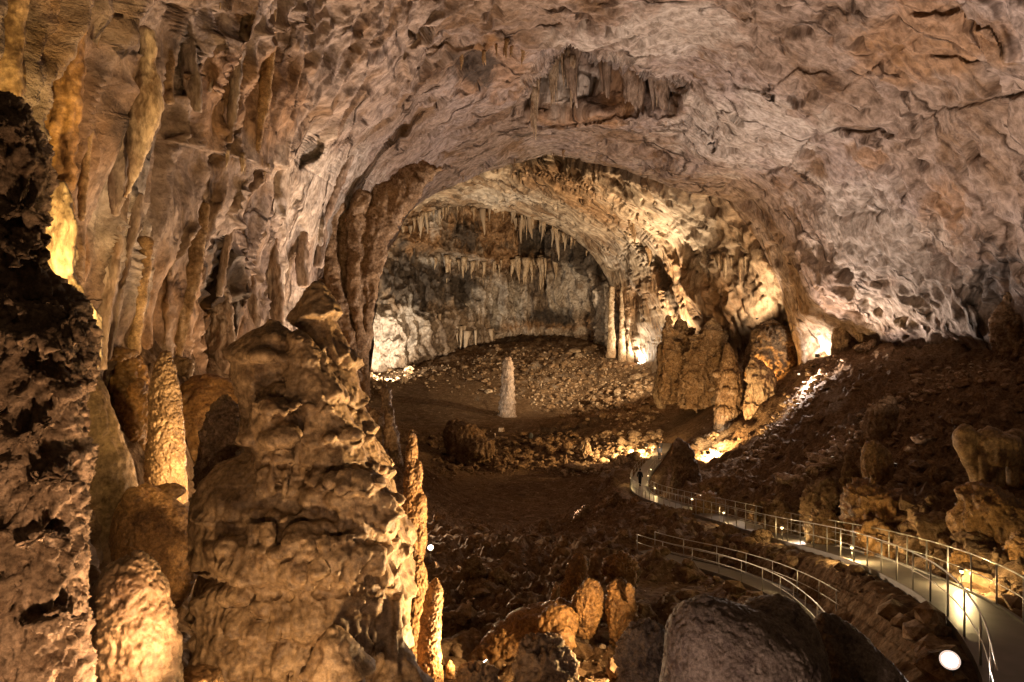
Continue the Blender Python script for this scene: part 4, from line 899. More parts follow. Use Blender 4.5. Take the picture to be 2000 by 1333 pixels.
body('boulder', 'square brown rocks at the foot of the dark spired stalagmite', 'rock', b, .06, 1, disp_rock(.7, .12), M['slope_rock'])
b = MB(); spine(b, [(826, 878, 905), (832, 872, 925), (850, 868, 945), (875, 872, 955), (900, 880, 962)], 92, .8); b.ell(P(935, 878, 90), (2.0, 1.4, 1.3))
body('boulder', 'ridged brown boulder at the near edge of the far plain', 'boulder', b, .12, 1, disp_flow(1.2, .3), M['slope_rock'])
b = MB(); spine(b, [(855, 1318, 1330), (865, 1312, 1345), (890, 1312, 1358), (920, 1310, 1368), (950, 1305, 1376), (985, 1300, 1380)], 61, .9)
body('stalagmite', 'dark blunt stalagmite standing beside the bend of the path', 'stalagmite', b, .075, 1, disp_rock(.9, .16), M['dark'])
b = MB(); spine(b, [(672, 1418, 1424), (700, 1412, 1436), (730, 1404, 1444), (770, 1400, 1446), (800, 1398, 1440), (835, 1396, 1442), (860, 1396, 1444)], 88, .9)
for q in (732, 764, 800): shelf(b, 1402, 1442, q, 9, 4)
teeth(b, 1402, 1444, 812, 30, 7, 5)
body('stalagmite', 'tiered brown column with a pointed dark top in front of the tall formation', 'stalagmite', b, .11, 1, disp_flow(1.0, .2), M['slope_rock'])
b = MB(); spine(b, [(700, 1465, 1485), (720, 1455, 1510), (745, 1458, 1520), (775, 1455, 1508), (800, 1450, 1512), (830, 1452, 1500), (870, 1440, 1490), (910, 1425, 1470)], 84, .8)
for q in (742, 775, 812): shelf(b, 1458, 1505, q, 11, 4)
teeth(b, 1460, 1506, 760, 26, 7, 5); teeth(b, 1455, 1500, 795, 30, 7, 5)
body('stalagmite', 'broken pale column with overhanging caps right of the pointed one', 'stalagmite', b, .11, 1, disp_rock(1.5, .22), M['pale'])
b = MB(); spine(b, [(725, 1282, 1292), (740, 1277, 1298), (765, 1273, 1304), (785, 1276, 1304), (800, 1283, 1302)], 112, .9)
body('stalagmite', 'pale wrinkled stub at the left foot of the tall formation', 'stalagmite', b, .11, 1, disp_rock(1.1, .17), M['pale'])
# tall formation where the far vault meets the floor
b = MB(); spine(b, [(612, 1322, 1330), (636, 1310, 1344), (652, 1296, 1358), (676, 1280, 1392), (700, 1278, 1410), (740, 1288, 1400), (790, 1290, 1395)], 108, .5)
spine(b, [(618, 1388, 1398), (640, 1368, 1420), (672, 1340, 1446), (700, 1330, 1440), (760, 1320, 1410), (800, 1320, 1400)], 104, .45); spine(b, [(615, 1300, 1316), (660, 1290, 1318), (780, 1285, 1310)], 106, .9)
for q in ((1300, 1350, 640), (1345, 1440, 650), (1380, 1430, 700), (1300, 1340, 720), (1330, 1400, 740), (1340, 1380, 690)): shelf(b, q[0], q[1], q[2], 13, 4, jy=.9)
teeth(b, 1330, 1400, 755, 34, 10, 6); teeth(b, 1285, 1330, 690, 50, 6, 6); teeth(b, 1345, 1440, 660, 36, 10, 6)
body('rock_formation', 'tall brown flowstone mass where the far vault comes down on the right', 'rock formation', b, .15, 1, disp_rock(2.6, .5), M['slope_rock'])
b = MB(); spine(b, [(630, 1480, 1530), (640, 1470, 1560), (680, 1455, 1570), (720, 1450, 1560), (760, 1450, 1530)], 93, .6)
body('rock_formation', 'dark rounded rock bank left of the white floodlight', 'rock formation', b, .13, 1, disp_rock(2.2, .4), M['dark'])
b = MB(); spine(b, [(620, 1632, 1645), (632, 1630, 1660), (670, 1628, 1668), (700, 1628, 1670)], 82, .9)
body('rock_pillar', 'dark fluted stub right of the white floodlight', 'rock pillar', b, .1, 1, disp_flow(.9, .2), M['dark'])
b = MB(); spine(b, [(618, 1668, 1678), (640, 1660, 1700), (670, 1675, 1712), (700, 1690, 1720)], 80, .8)
body('boulder', 'dark leaning slab against the right wall', 'boulder', b, .1, 1, disp_rock(1.2, .2), M['dark'])
b = MB(); b.ell(P(1690, 680, 78), (1.2, 1, .8)); b.ell(P(1705, 672, 78), (.6, .8, .7))
body('boulder', 'pale lumpy boulder below the leaning slab', 'boulder', b, .1, 1, disp_rock(.8, .2), M['pale'])
b = MB(); spine(b, [(570, 1965, 1985), (600, 1950, 2010), (620, 1935, 2040), (650, 1938, 2050), (690, 1940, 2050), (720, 1940, 2060)], 55, .7)
body('rock_pillar', 'knobbly rock stack against the wall at the right edge', 'rock pillar', b, .08, 1, disp_rock(1.3, .25), M['slope_rock'])
# columns in the far right niche
for k, (xl, xr, y0, y1, lab) in enumerate([(1208, 1222, 560, 700, 'slim brown column at the mouth of the far right niche'), (1226, 1238, 600, 705, 'second slim column of the far right niche, half lit'), (1243, 1260, 590, 708, 'knobbly white lit column of the far right niche'), (1262, 1276, 610, 706, 'brilliant white column beside the niche lamp'), (1186, 1202, 560, 690, 'grey rib hanging at the right end of the back wall')]):
    b = MB(); spine(b, [(y0, xl+4, xr-2), ((y0+y1)/2, xl+2, xr-3), (y1-25, xl, xr), (y1+10, xl-2, xr+2)], 163, .9)
    body('column', lab, 'column', b, .2, 1, disp_stalagmite(1.4, .3, .6), M['pale'])
# boulders and formations of the right slope
def stone(label, rows, d, mat='slope_rock', thick=.85, voxel=None, s=None, a=None, kind='boulder', name=None, sm=2, disp=None):
    rows = np.asarray(rows, float); w = (rows[:, 2]-rows[:, 1]).max()/FPX*d
    if mat == 'flow_amber' and d < 26: mat = 'amber_near'
    if mat == 'grey' and d < 20: mat = 'grey_near'
    b = MB(); spine(b, rows, d, thick)
    return body(name or kind.replace(' ', '_'), label, kind, b, voxel or max(.02, w/40), sm, (disp or disp_rock)(s or w*.4, a or w*.085), M[mat])
stone('wide smooth amber mound above the middle of the upper path', [(935, 1680, 1720), (950, 1650, 1760), (990, 1640, 1800), (1040, 1640, 1830), (1075, 1660, 1840), (1120, 1680, 1840)], 28.6, 'flow_amber', 1.1)
stone('fluted pale-topped formation standing on the amber mound', [(868, 1692, 1715), (885, 1686, 1735), (920, 1686, 1740), (945, 1692, 1738), (960, 1700, 1730)], 31, 'flow', .8, disp=disp_flow, kind='rock formation')
stone('small round stone leaning on the fluted formation', [(938, 1735, 1752), (950, 1728, 1758), (965, 1735, 1752)], 30, 'flow')
stone('lumpy column left of the fluted formation', [(890, 1650, 1668), (920, 1645, 1680), (950, 1638, 1690), (975, 1640, 1670)], 32, 'slope_rock', kind='rock formation')
stone('egg-shaped rough boulder alone on the right slope', [(908, 1830, 1850), (925, 1812, 1866), (950, 1810, 1868), (970, 1830, 1850)], 30, 'slope_rock')
stone('rounded brown boulder with a dome top at the right edge', [(948, 1890, 1960), (965, 1862, 2010), (1000, 1855, 2050), (1050, 1850, 2060), (1100, 1845, 2060), (1140, 1850, 2060)], 22.8, 'flow_amber', .9)
stone('low pale cap of stone under the drapery-legged formation', [(946, 1895, 1940), (956, 1882, 1975), (985, 1880, 2000)], 23.2, 'grey', .8)
b = MB(); spine(b, [(832, 1875, 1892), (845, 1865, 1905), (870, 1866, 1900), (900, 1880, 1908), (925, 1893, 1912), (945, 1900, 1925)], 24.5, .9); spine(b, [(842, 1915, 1950), (855, 1900, 1985), (880, 1905, 1990), (905, 1912, 1985)], 24.5, .8); spine(b, [(850, 1960, 2010), (890, 1955, 2050), (945, 1975, 2050)], 25, .8)
for x0, x1 in ((1912, 1926), (1930, 1942), (1945, 1958), (1968, 1984)): spine(b, [(890, x0-4, x1+4), (920, x0, x1), (950, x0+2, x1+2)], 24.3, .9)
body('rock_formation', 'pale formation with hanging legs like draperies at the right edge', 'rock formation', b, .04, 2, disp_flow(.55, .06), M['flow'])
stone('amber boulder at the right edge beside the railing', [(1040, 1980, 2030), (1060, 1965, 2060), (1100, 1962, 2080), (1130, 1965, 2080)], 20.5, 'flow_amber')
stone('lit amber rock face behind the railing by the nearest path lamp', [(1075, 1862, 1890), (1090, 1850, 1915), (1120, 1850, 1915), (1160, 1855, 1915), (1185, 1860, 1912)], 21.4, 'flow_amber', .5)
stone('low amber rock ledge lit behind the fourth path lamp', [(1020, 1690, 1740), (1035, 1670, 1800), (1070, 1670, 1830), (1100, 1680, 1840)], 26.6, 'flow_amber', .5)
stone('pale pinkish boulder rib on the upper right slope', [(780, 1730, 1745), (800, 1700, 1750), (840, 1690, 1745), (880, 1685, 1735)], 44, 'slope_rock', disp=disp_flow)
for lab, rows, d, mt in [('tan rock face behind the third path lamp', [(990, 1590, 1620), (1005, 1580, 1650), (1030, 1570, 1660), (1060, 1575, 1665)], 31, 'flow'),
        ('brown shoulder of rock above the third path lamp', [(930, 1600, 1640), (950, 1570, 1660), (980, 1560, 1665), (1020, 1560, 1665)], 33, 'slope_rock'),
        ('rounded rock between the second and third path lamps', [(975, 1505, 1525), (985, 1490, 1560), (1010, 1485, 1575), (1040, 1490, 1575)], 36, 'slope_rock'),
        ('small pointed yellow stone by the dark gap beside the path', [(978, 1473, 1480), (990, 1465, 1488), (1015, 1463, 1492), (1030, 1465, 1490)], 41, 'flow'),
        ('fluted rock behind the second path lamp', [(960, 1370, 1390), (972, 1350, 1410), (1000, 1345, 1450), (1015, 1350, 1455)], 47, 'flow'),
        ('brown boulder right of the dark blunt stalagmite', [(925, 1400, 1440), (940, 1370, 1480), (970, 1360, 1500), (1000, 1360, 1500)], 51, 'slope_rock'),
        ('lit pale rock right of the dark blunt stalagmite', [(880, 1370, 1400), (890, 1368, 1440), (905, 1370, 1450), (925, 1375, 1440)], 78, 'pale'),
        ('upper lit pale rock bank beside the hidden floodlight', [(848, 1390, 1425), (860, 1380, 1450), (880, 1378, 1455), (900, 1385, 1450)], 83, 'pale'),
        ('tall pale crystal-like rock left of the rubble field', [(858, 1145, 1150), (875, 1136, 1158), (895, 1128, 1160), (905, 1130, 1155)], 92, 'pale'),
        ('short pale spike of rock at the edge of the hollow', [(888, 1103, 1107), (900, 1099, 1110), (918, 1097, 1112)], 88, 'pale'),
        ('lone upright boulder at the near end of the hollow', [(1014, 1056, 1072), (1030, 1050, 1080), (1060, 1048, 1082), (1070, 1050, 1080)], 50, 'slope_rock')]:
    stone(lab, rows, d, mt, 1.0)
# rocks under the path bend
for lab, rows, d in [('tall leaning slab left of the path bend', [(962, 1190, 1215), (985, 1160, 1250), (1020, 1145, 1270), (1050, 1140, 1270)], 57),
        ('pointed rock at the left foot of the leaning slab', [(985, 1135, 1150), (1005, 1120, 1160), (1030, 1110, 1165), (1050, 1110, 1165)], 56),
        ('rock face below the path bend railing', [(975, 1230, 1260), (990, 1220, 1300), (1020, 1210, 1330), (1050, 1220, 1330)], 54),
        ('broad rock under the first stretch of railing', [(990, 1290, 1320), (1000, 1270, 1370), (1030, 1270, 1400), (1060, 1280, 1400)], 46),
        ('overhanging beak-shaped rock above the lower path', [(1035, 1470, 1500), (1045, 1462, 1508), (1065, 1465, 1508), (1080, 1470, 1490), (1100, 1470, 1485)], 33),
        ('flat-topped rock between the two paths', [(1025, 1400, 1440), (1040, 1385, 1470), (1065, 1385, 1480), (1090, 1390, 1470)], 37),
        ('rubbly rock bank above the lower path', [(1068, 1520, 1560), (1080, 1500, 1600), (1105, 1500, 1610), (1120, 1520, 1600)], 30)]:
    stone(lab, rows, d, 'slope_rock', .7)
# the boulder pile in the middle foreground
for lab, rows, d, mt in [('upper right yellow boulder of the lit pile', [(1080, 1195, 1225), (1092, 1178, 1240), (1110, 1172, 1254), (1130, 1175, 1252), (1145, 1190, 1245)], 22, 'flow_amber'),
        ('brown boulder behind the top of the lit pile', [(1070, 1165, 1200), (1085, 1150, 1240), (1110, 1145, 1260), (1140, 1150, 1250)], 24, 'slope_rock'),
        ('upright pitted amber rock at the top of the lit pile', [(1078, 1122, 1140), (1092, 1112, 1148), (1120, 1100, 1150), (1150, 1090, 1145), (1185, 1090, 1140)], 20.5, 'flow_amber'),
        ('left of the two round lit boulders of the pile', [(1130, 1150, 1160), (1142, 1128, 1176), (1170, 1116, 1182), (1205, 1116, 1180), (1235, 1125, 1165), (1250, 1135, 1160)], 17.2, 'flow_amber'),
        ('right of the two round lit boulders, brightest of the pile', [(1132, 1195, 1225), (1145, 1182, 1238), (1175, 1180, 1246), (1215, 1184, 1252), (1250, 1190, 1250), (1290, 1195, 1235)], 17.0, 'flow_amber'),
        ('drooping knob at the right shoulder of the brightest boulder', [(1138, 1222, 1234), (1155, 1218, 1242), (1180, 1222, 1240)], 16.4, 'flow_amber'),
        ('small spike of rock left of the lit pile', [(1136, 1084, 1092), (1150, 1078, 1096), (1180, 1070, 1095), (1200, 1068, 1095)], 19.5, 'flow'),
        ('dark split boulder at the bottom middle edge', [(1240, 1035, 1075), (1256, 1010, 1110), (1290, 998, 1135), (1340, 995, 1142), (1400, 1000, 1140)], 12.2, 'dark'),
        ('low dark boulder left of the split boulder', [(1290, 910, 950), (1302, 890, 975), (1330, 885, 988), (1380, 890, 985)], 12.5, 'dark'),
        ('small amber stone beside the foot of the short stalagmite', [(1290, 875, 882), (1300, 870, 890), (1325, 868, 890)], 14, 'flow_amber'),
        ('dark grey boulder left of the big grey boulder', [(1205, 1245, 1280), (1220, 1222, 1305), (1250, 1208, 1312), (1290, 1200, 1320), (1340, 1200, 1320)], 12.0, 'grey'),
        ('knobbly boulder in the dark pile left of the lit pile', [(1138, 925, 945), (1150, 908, 960), (1185, 903, 968), (1215, 905, 960)], 26, 'slope_rock'),
        ('upright boulder at the right of the dark pile', [(1148, 975, 990), (1160, 966, 998), (1190, 963, 1000), (1215, 970, 998)], 25, 'slope_rock'),
        ('uppermost stone of the dark pile', [(1112, 965, 985), (1122, 952, 1000), (1145, 950, 1005), (1160, 960, 1000)], 28, 'slope_rock'),
        ('lowest stone of the dark pile', [(1200, 945, 965), (1210, 935, 985), (1228, 935, 985), (1238, 945, 975)], 23, 'slope_rock'),
        ('split stone half buried below the dark pile', [(1215, 915, 930), (1225, 905, 945), (1245, 905, 945)], 22, 'dark'),
        ('jagged rock above the dark pile', [(1082, 920, 930), (1095, 900, 945), (1120, 897, 950), (1140, 900, 945)], 31, 'slope_rock')]:
    stone(lab, rows, d, mt, .85)
b = MB()
spine(b, [(1178, 1060, 1120), (1195, 1000, 1130), (1230, 960, 1130), (1260, 930, 1120), (1300, 900, 1090), (1340, 880, 1060)], 17.8, .7); b.ell(P(1090, 1215, 16.8), (.55, .5, .45)); b.ell(P(1105, 1250, 16.2), (.3, .3, .35))
body('flowstone_slope', 'smooth yellow flowstone slope spilling left from the lit boulders', 'flowstone', b, .045, 3, disp_rock(.5, .07), M['amber_near'])
b = MB()
spine(b, [(1168, 1350, 1400), (1180, 1330, 1440), (1200, 1312, 1500), (1230, 1300, 1560), (1270, 1296, 1600), (1333, 1290, 1620), (1420, 1280, 1640)], 9.0, .8)
spine(b, [(1166, 1500, 1535), (1176, 1460, 1560), (1210, 1430, 1590), (1260, 1430, 1612), (1333, 1430, 1625), (1420, 1420, 1650)], 9.4, .8)
body('boulder', 'big smooth grey boulder in front at the bottom of the view', 'boulder', b, .022, 4, disp_rock(.42, .025), M['grey_near'])
b = MB(); spine(b, [(1195, 1600, 1625), (1215, 1585, 1660), (1250, 1585, 1700), (1290, 1590, 1740), (1333, 1590, 1775), (1420, 1590, 1840)], 10.2, .8)
body('boulder', 'brown sloping boulder between the big grey boulder and the spotlight', 'boulder', b, .03, 4, disp_rock(.45, .03), M['grey_near'])
b = MB(); spine(b, [(1238, 1790, 1830), (1250, 1775, 1840), (1290, 1770, 1850), (1340, 1770, 1850)], 16, .5)
body('boulder', 'low reddish rock just behind the bright spotlight', 'boulder', b, .05, 3, disp_rock(.6, .05), M['slope_rock'])
# ---------------------------------------------------------------- paths, railings, lamps, people
def ribbon(name, path, half, up, thick, mat):
    T = np.gradient(path, axis=0); T[:, 2] = 0; T /= np.linalg.norm(T, axis=1, keepdims=True); Nn = np.stack([T[:, 1], -T[:, 0], np.zeros(len(T))], -1)
    k = np.ones(5)/5; z = np.convolve(np.pad(path[:, 2], 2, mode='edge'), k, mode='valid'); C = path.copy(); C[:, 2] = z
    prof = [(-half, up-thick), (-half, up+.06), (-half+.1, up+.06), (-half+.1, up), (half-.1, up), (half-.1, up+.06), (half, up+.06), (half, up-thick)]
    V = np.stack([C+Nn*a+np.array([0, 0, b]) for a, b in prof], 1).reshape(-1, 3); m = len(prof)
    F = grid_faces(len(path), m)
    me = mesh_np(name, V, F, smooth=False); o = link(name, me, mat); o['kind'] = 'structure'
    return C, Nn, T
CU, NU_, TU = ribbon('upper_path', pathU, .86, 0.0, .45, M['concrete'])
CL, NL_, TL = ribbon('lower_path', pathL, .65, 0.0, .35, M['concrete'])
_bp = MB(); _bp.tube([(0, 0, -.08), (0, 0, 1.08)], .024, 8); POST = _bp.mesh('post'); POST.materials.append(M['steel'])
_bp = MB(); _bp.tube([(0, 0, -.08), (0, 0, .92)], .02, 8); POST_L = _bp.mesh('post'); POST_L.materials.append(M['steel'])
def railing(label, C, Nn, off, i0, i1, hgt, post, step=1.6, group=None, r=.02):
    a = C[i0:i1]-Nn[i0:i1]*off; t = empty('railing', a[len(a)//2], label, 'railing', group); o0 = a[len(a)//2]
    a = a-o0
    for nm, h, rr in (('top_rail', hgt, r), ('mid_rail', hgt*.55, r*.75)):
        b = MB(); b.tube(a+np.array([0, 0, h]), rr, 8); b.build(nm, M['steel'], t)
    L = np.r_[0, np.cumsum(np.linalg.norm(np.diff(a, axis=0), axis=1))]
    for s in np.arange(0, L[-1]+.01, step):
        q = [np.interp(s, L, a[:, k]) for k in range(3)]
        o = link('post', post, None, t); o.location = q
    return t
nU = len(CU); yU = CU[:, 1]
iU = lambda y: int(np.abs(yU-y).argmin())
yL = CL[:, 1]; iL = lambda y: int(np.abs(yL-y).argmin())
railing('steel railing on the left edge of the upper path, from the bend to the front', CU, NU_, -.8, iU(71), iU(10.6), 1.08, POST, 1.4)
railing('steel railing on the left of the far stretch beyond the bend', CU, NU_, -.8, iU(88), iU(71.8), 1.08, POST, 1.9)
railing('steel railing on the rock side of the upper path', CU, NU_, .8, iU(63), iU(11), 1.08, POST, 1.6)
railing('short steel railing at the foot of the dark blunt stalagmite', CU, NU_, .8, iU(78), iU(63.6), 1.08, POST, 1.9)
railing('thin railing on the near side of the lower path', CL, NL_, -.58, 0, iL(12.5), .92, POST_L, 2.1, r=.018)
railing('thin railing on the far side of the lower path', CL, NL_, .58, 0, iL(21), .92, POST_L, 2.3, r=.018)
# path lamps
_b = MB(); _b.tube([(0, 0, -.05), (0, 0, .52)], .03, 8); LP = _b.mesh('post'); LP.materials.append(M['steel'])
_b = MB(); _b.tube([(0, 0, .5), (0, 0, .53), (0, 0, .54)], [.07, .07, .03], 12); LC = _b.mesh('collar'); LC.materials.append(M['black'])
_b = MB(); _b.tube([(0, 0, .66), (0, 0, .70)], [.1, .05], 12); LH = _b.mesh('cap'); LH.materials.append(M['black'])
_b = MB(); _b.ell((0, 0, .6), (.065, .065, .065), sub=2); LB = _b.mesh('bulb'); LB.materials.append(M['bulb'])
def path_lamp(pos, label, power, scale=1.0):
    t = empty('path_lamp', pos, label, 'path lamp', 'lamps along the upper path'); t.scale = (scale,)*3
    link('post', LP, None, t); link('cap', LH, None, t); link('collar', LC, None, t); link('bulb', LB, None, t)
    l = lamp_light((0, 0, .6), power, (1, .7, .3), .07); l.parent = t
for y, side, lab, pw in [(68.5, .8, 'path lamp at the outer corner of the bend', 500), (61, -.8, 'path lamp on the inner side of the bend', 400), (74, -.8, 'upper of the two path lamps by the foot of the dark blunt stalagmite', 300), (70.5, -.8, 'lower of the two path lamps by the foot of the dark blunt stalagmite', 300),
        (50, -.8, 'path lamp half hidden behind the railing after the bend', 200), (40, .72, 'path lamp before the dark gap in the rocks', 1000), (31.6, .72, 'path lamp in the middle of the upper path', 1150), (24.6, .72, 'path lamp below the wide amber mound', 1300), (19.5, -.8, 'nearest path lamp, throwing a glare on the wet path', 1100)]:
    i = iU(y); path_lamp(CU[i]+NU_[i]*side, lab, pw*1.1, .8 if y < 30 else 1.0)
# the bright spotlight facing the camera, and the lamp by the slender stalagmite
def round_spot(pos, aim, power, col, label, r):
    from mathutils import Vector
    t = empty('spotlight', pos, label, 'spotlight'); v = (Vector(aim)-Vector(pos)).normalized(); q = v.to_track_quat('Y', 'Z').to_euler()
    b = MB(); b.tube([(0, -r*1.5, 0), (0, -r*1.2, 0), (0, -r*.2, 0), (0, r*.1, 0)], [r*.5, r*.9, r*1.12, r*1.12], 24); h = b.build('housing', M['black'], t); h.rotation_euler = q
    b = MB(); b.tube([(0, r*.02, 0), (0, r*.12, 0)], [r*.7, r*1.05], 24, cap=True); rf = b.build('reflector', M['reflector'], t); rf.rotation_euler = q
    b = MB(); b.ell((0, r*.14, 0), (r*.78, r*.2, r*.78)); ln = b.build('lens', M['flood'], t); ln.rotation_euler = q
    b = MB(); b.tube([(0, -r*.6, -r), (0, -r*.6, -r*3.2)], r*.12, 8); b.build('stand', M['black'], t)
    l = lamp_light(v*(r*.45), power, col, r, 110, aim); l.rotation_euler = v.to_track_quat('-Z', 'Y').to_euler(); l.parent = t
q = P(1855, 1290, 13.2)
round_spot(q, (0, 0, CZ+5), 350, (1, .84, .74), 'glaring round spotlight facing the viewer below the upper path', .17)
round_spot(P(841, 1070, 15.9), P(760, 860, 12.2), 420, WARM, 'small bright spotlight at the right side of the slender stalagmite', .07)
# people
def person(pos, rz, label, top, legs, stride=.18, arm=.1):
    t = empty('person', pos, label, 'person', None, rz)
    hz = .9
    J = dict(pel=(0, 0, .93), ch=(0, -.03, 1.28), nk=(0, -.03, 1.47), hd=(0, -.05, 1.6))
    b = MB()
    b.tube([(0, 0, .86), (0, 0, 1.0), (0, -.02, 1.15), (0, -.03, 1.32), (0, -.03, 1.42), (0, -.03, 1.5)], [.13, .135, .125, .15, .12, .055], 16, sx=1.15, sy=.75)
    b.ell((0, -.05, 1.62), (.075, .095, .115), sub=3); b.ell((0, -.145, 1.6), (.015, .02, .022), sub=1)
    for s in (-1, 1):
        b.tube([(s*.09, 0, .9), (s*.1, -s*stride*.5, .5), (s*.1, -s*stride*.6+.04, .3), (s*.1, -s*stride+.04, .06)], [.085, .06, .055, .04], 12)
        b.tube([(s*.1, -s*stride+.08, .04), (s*.1, -s*stride-.12, .03)], [.045, .035], 10)
        b.tube([(s*.17, -.03, 1.4), (s*.22, s*arm*.4, 1.15), (s*.23, s*arm-.03, .93)], [.05, .042, .032], 10)
        b.ell((s*.23, s*arm-.05, .87), (.022, .04, .06), sub=2)
        for k in range(4): b.tube([(s*.23, s*arm-.08+.02*k, .84), (s*.228, s*arm-.085+.02*k, .79-.01*(k % 2))], [.01, .008], 6)
        b.tube([(s*.22, s*arm-.09, .88), (s*.215, s*arm-.115, .83)], [.012, .009], 6)
    me = remesh(b, .014, 1); me.materials.clear(); displace(me, lambda V, N: np.zeros(len(V), np.float32)); link('body', me, M['skin'], t)
    b = MB(); b.tube([(0, 0, .84), (0, 0, 1.0), (0, -.02, 1.15), (0, -.03, 1.33), (0, -.03, 1.43), (0, -.03, 1.48)], [.15, .15, .14, .165, .13, .07], 16, sx=1.15, sy=.8)
    for s in (-1, 1): b.tube([(s*.16, -.03, 1.41), (s*.22, s*arm*.4, 1.15), (s*.23, s*arm-.02, .95)], [.065, .057, .047], 10)
    b.build('jacket', top, t)
    b = MB()
    b.tube([(0, 0, .98), (0, 0, .84)], [.14, .14], 14, sx=1.15, sy=.8)
    for s in (-1, 1): b.tube([(s*.08, 0, .92), (s*.1, -s*stride*.5, .5), (s*.1, -s*stride*.6+.04, .3), (s*.1, -s*stride+.04, .1)], [.1, .075, .068, .06], 12)
    b.build('trousers', legs, t)
    b = MB(); b.ell((0, -.03, 1.66), (.085, .1, .09), sub=2); b.build('hair', M['cloth_dark'], t)
    return t
i = iU(67); person(CU[i]+np.array([.1, 0, .01]), 2.6, 'person in dark clothes walking alone at the bend of the upper path', M['cloth_dark'], M['cloth_dark'])
i = iU(83); person(CU[i]+NU_[i]*-.5, 2.9, 'person in a bluish jacket at the far end of the path', M['cloth_blue'], M['cloth_dark'], .1)
i = iU(87); person(CU[i]+NU_[i]*-.2, .4, 'farthest person on the path, beside the one in a bluish jacket', M['cloth_dark'], M['cloth_blue'], .08)
# small dark sign on the far plain edge
q = on_ground(1037, 104); t = empty('sign', q, 'small dark oval sign on a short post at the edge of the far plain', 'sign')
b = MB(); b.tube([(0, 0, -.1), (0, 0, .7)], .05, 8); b.build('post', M['black'], t); b = MB(); b.ell((0, -.03, 1.0), (.33, .05, .48)); b.build('board', M['black'], t)

# ---------------------------------------------------------------- stalactites
def cone_mesh(k):
    b = MB(); n = 7; z = np.linspace(.15, -1, n); r = np.array([1.3, 1.0, .82, .66, .5, .3, .08])*(1+.12*np.sin(np.arange(n)*2.1+k))
    x = .03*np.sin(z*5+k); b.tube(np.stack([x, .02*np.cos(z*4+k), z], -1), r*.1, 8); me = b.mesh('stalactite'); return me
CM = {}
def ordinal(n): return str(n)+('th' if 10 < n % 100 < 14 else {1: 'st', 2: 'nd', 3: 'rd'}.get(n % 10, 'th'))
def numbered(ps, label):
    med = sorted(p[1] for p in ps)[len(ps)//2]
    for k, (_, ln, o) in enumerate(sorted(ps, key=lambda p: p[0])): o['label'] = ('larger ' if ln > med else 'smaller ')+label+', '+ordinal(k+1)+' from left'
def stalactites(line, Q, n, l0, l1, label, group, mat, wfac=1.0, dd=0.0, jy=4, d=None, fine=False):
    line = np.asarray(line, float); L = np.r_[0, np.cumsum(np.linalg.norm(np.diff(line, axis=0), axis=1))]
    ps = []; cl = [rnd.random() for _ in range(max(3, n//6))]
    for i in range(n):
        s = L[-1]*min(1, max(0, rnd.choice(cl)+rnd.gauss(0, .035) if rnd.random() < .62 else rnd.random())); px = np.interp(s, L, line[:, 0]); py = np.interp(s, L, line[:, 1])+rnd.uniform(-jy, jy)
        dist = (d if d else surf_d(Q, px, py))+dd; ln = (l0+(l1-l0)*rnd.random()**1.8)/FPX*dist
        k = (rnd.randrange(5), mat)
        if k not in CM: CM[k] = cone_mesh(k[0]); CM[k].materials.append(M[mat])
        o = link('stalactite', CM[k]); o.location = P(px, py, dist); w = ln*wfac*rnd.uniform(.55, 1.9)*(1.0 if l1 < 60 else .55)
        o.scale = (w, w, ln); o.rotation_euler = (rnd.uniform(-.06, .06), rnd.uniform(-.06, .06), rnd.uniform(0, 6))
        tagp(o, label, 'stalactite', group); ps.append((px, ln, o))
    numbered(ps, label)
stalactites([(1060, 130), (1108, 78), (1150, 92), (1230, 116), (1300, 142), (1345, 170)], QA, 44, 22, 95, 'thin stalactite in the ceiling niche', 'stalactites of the ceiling niche', 'pale', d=75.0, dd=0, jy=8)
stalactites([(1040, 190), (1055, 150), (1085, 110), (1130, 120), (1180, 130)], QA, 22, 50, 120, 'ribbon-like stalactite at the niche end', 'long stalactites of the ceiling niche', 'pale', d=74.6, jy=10, wfac=.9)
stalactites([(1030, 150), (1080, 95), (1150, 100), (1250, 135), (1320, 165)], QA, 20, 70, 130, 'broad curtain fold in the ceiling niche', 'curtain folds of the ceiling niche', 'fold', d=75.0, jy=8, wfac=2.0)
stalactites([(900, 110), (960, 90), (1025, 92)], QA, 10, 14, 45, 'stalactite in the brown ceiling hollow', 'stalactites of the brown hollow', 'flow', jy=10, dd=-.5)
stalactites([(902, 345), (974, 322), (1042, 299), (1110, 292), (1200, 322), (1300, 354), (1430, 384)], QA, 20, 6, 22, 'short stalactite on the lip of the near vault', 'stalactites along the lip of the near vault', 'slope_rock', dd=-.2, jy=2)
stalactites([(785, 446), (830, 416), (880, 404), (990, 411), (1060, 432), (1130, 476), (1185, 535)], QB, 50, 8, 26, 'small stalactite on the rim of the far vault', 'stalactites along the rim of the far vault', 'pale', dd=-.3, jy=2)
stalactites([(840, 505), (900, 510), (980, 515), (1060, 510), (1115, 520)], QC, 42, 16, 58, 'stalactite of the back wall fringe', 'stalactite fringe of the back wall', 'pale', dd=-.6, jy=5)
stalactites([(800, 440), (850, 410), (960, 412), (1040, 430), (1120, 470)], QC, 26, 18, 50, 'stalactite hanging atop the back wall', 'stalactites at the top of the back wall', 'far', dd=-1.5, jy=8)
stalactites([(840, 600), (870, 640), (900, 650), (960, 640)], QC, 10, 20, 45, 'stalactite low on the dark part of the back wall', 'low stalactites of the back wall', 'far', dd=-.8, jy=8)
stalactites([(990, 335), (1080, 350), (1150, 375), (1215, 400), (1260, 440)], QB, 20, 7, 20, 'stalactite on the second arch of the far vault', 'stalactites of the second arch', 'slope_rock', dd=-.3, jy=5)
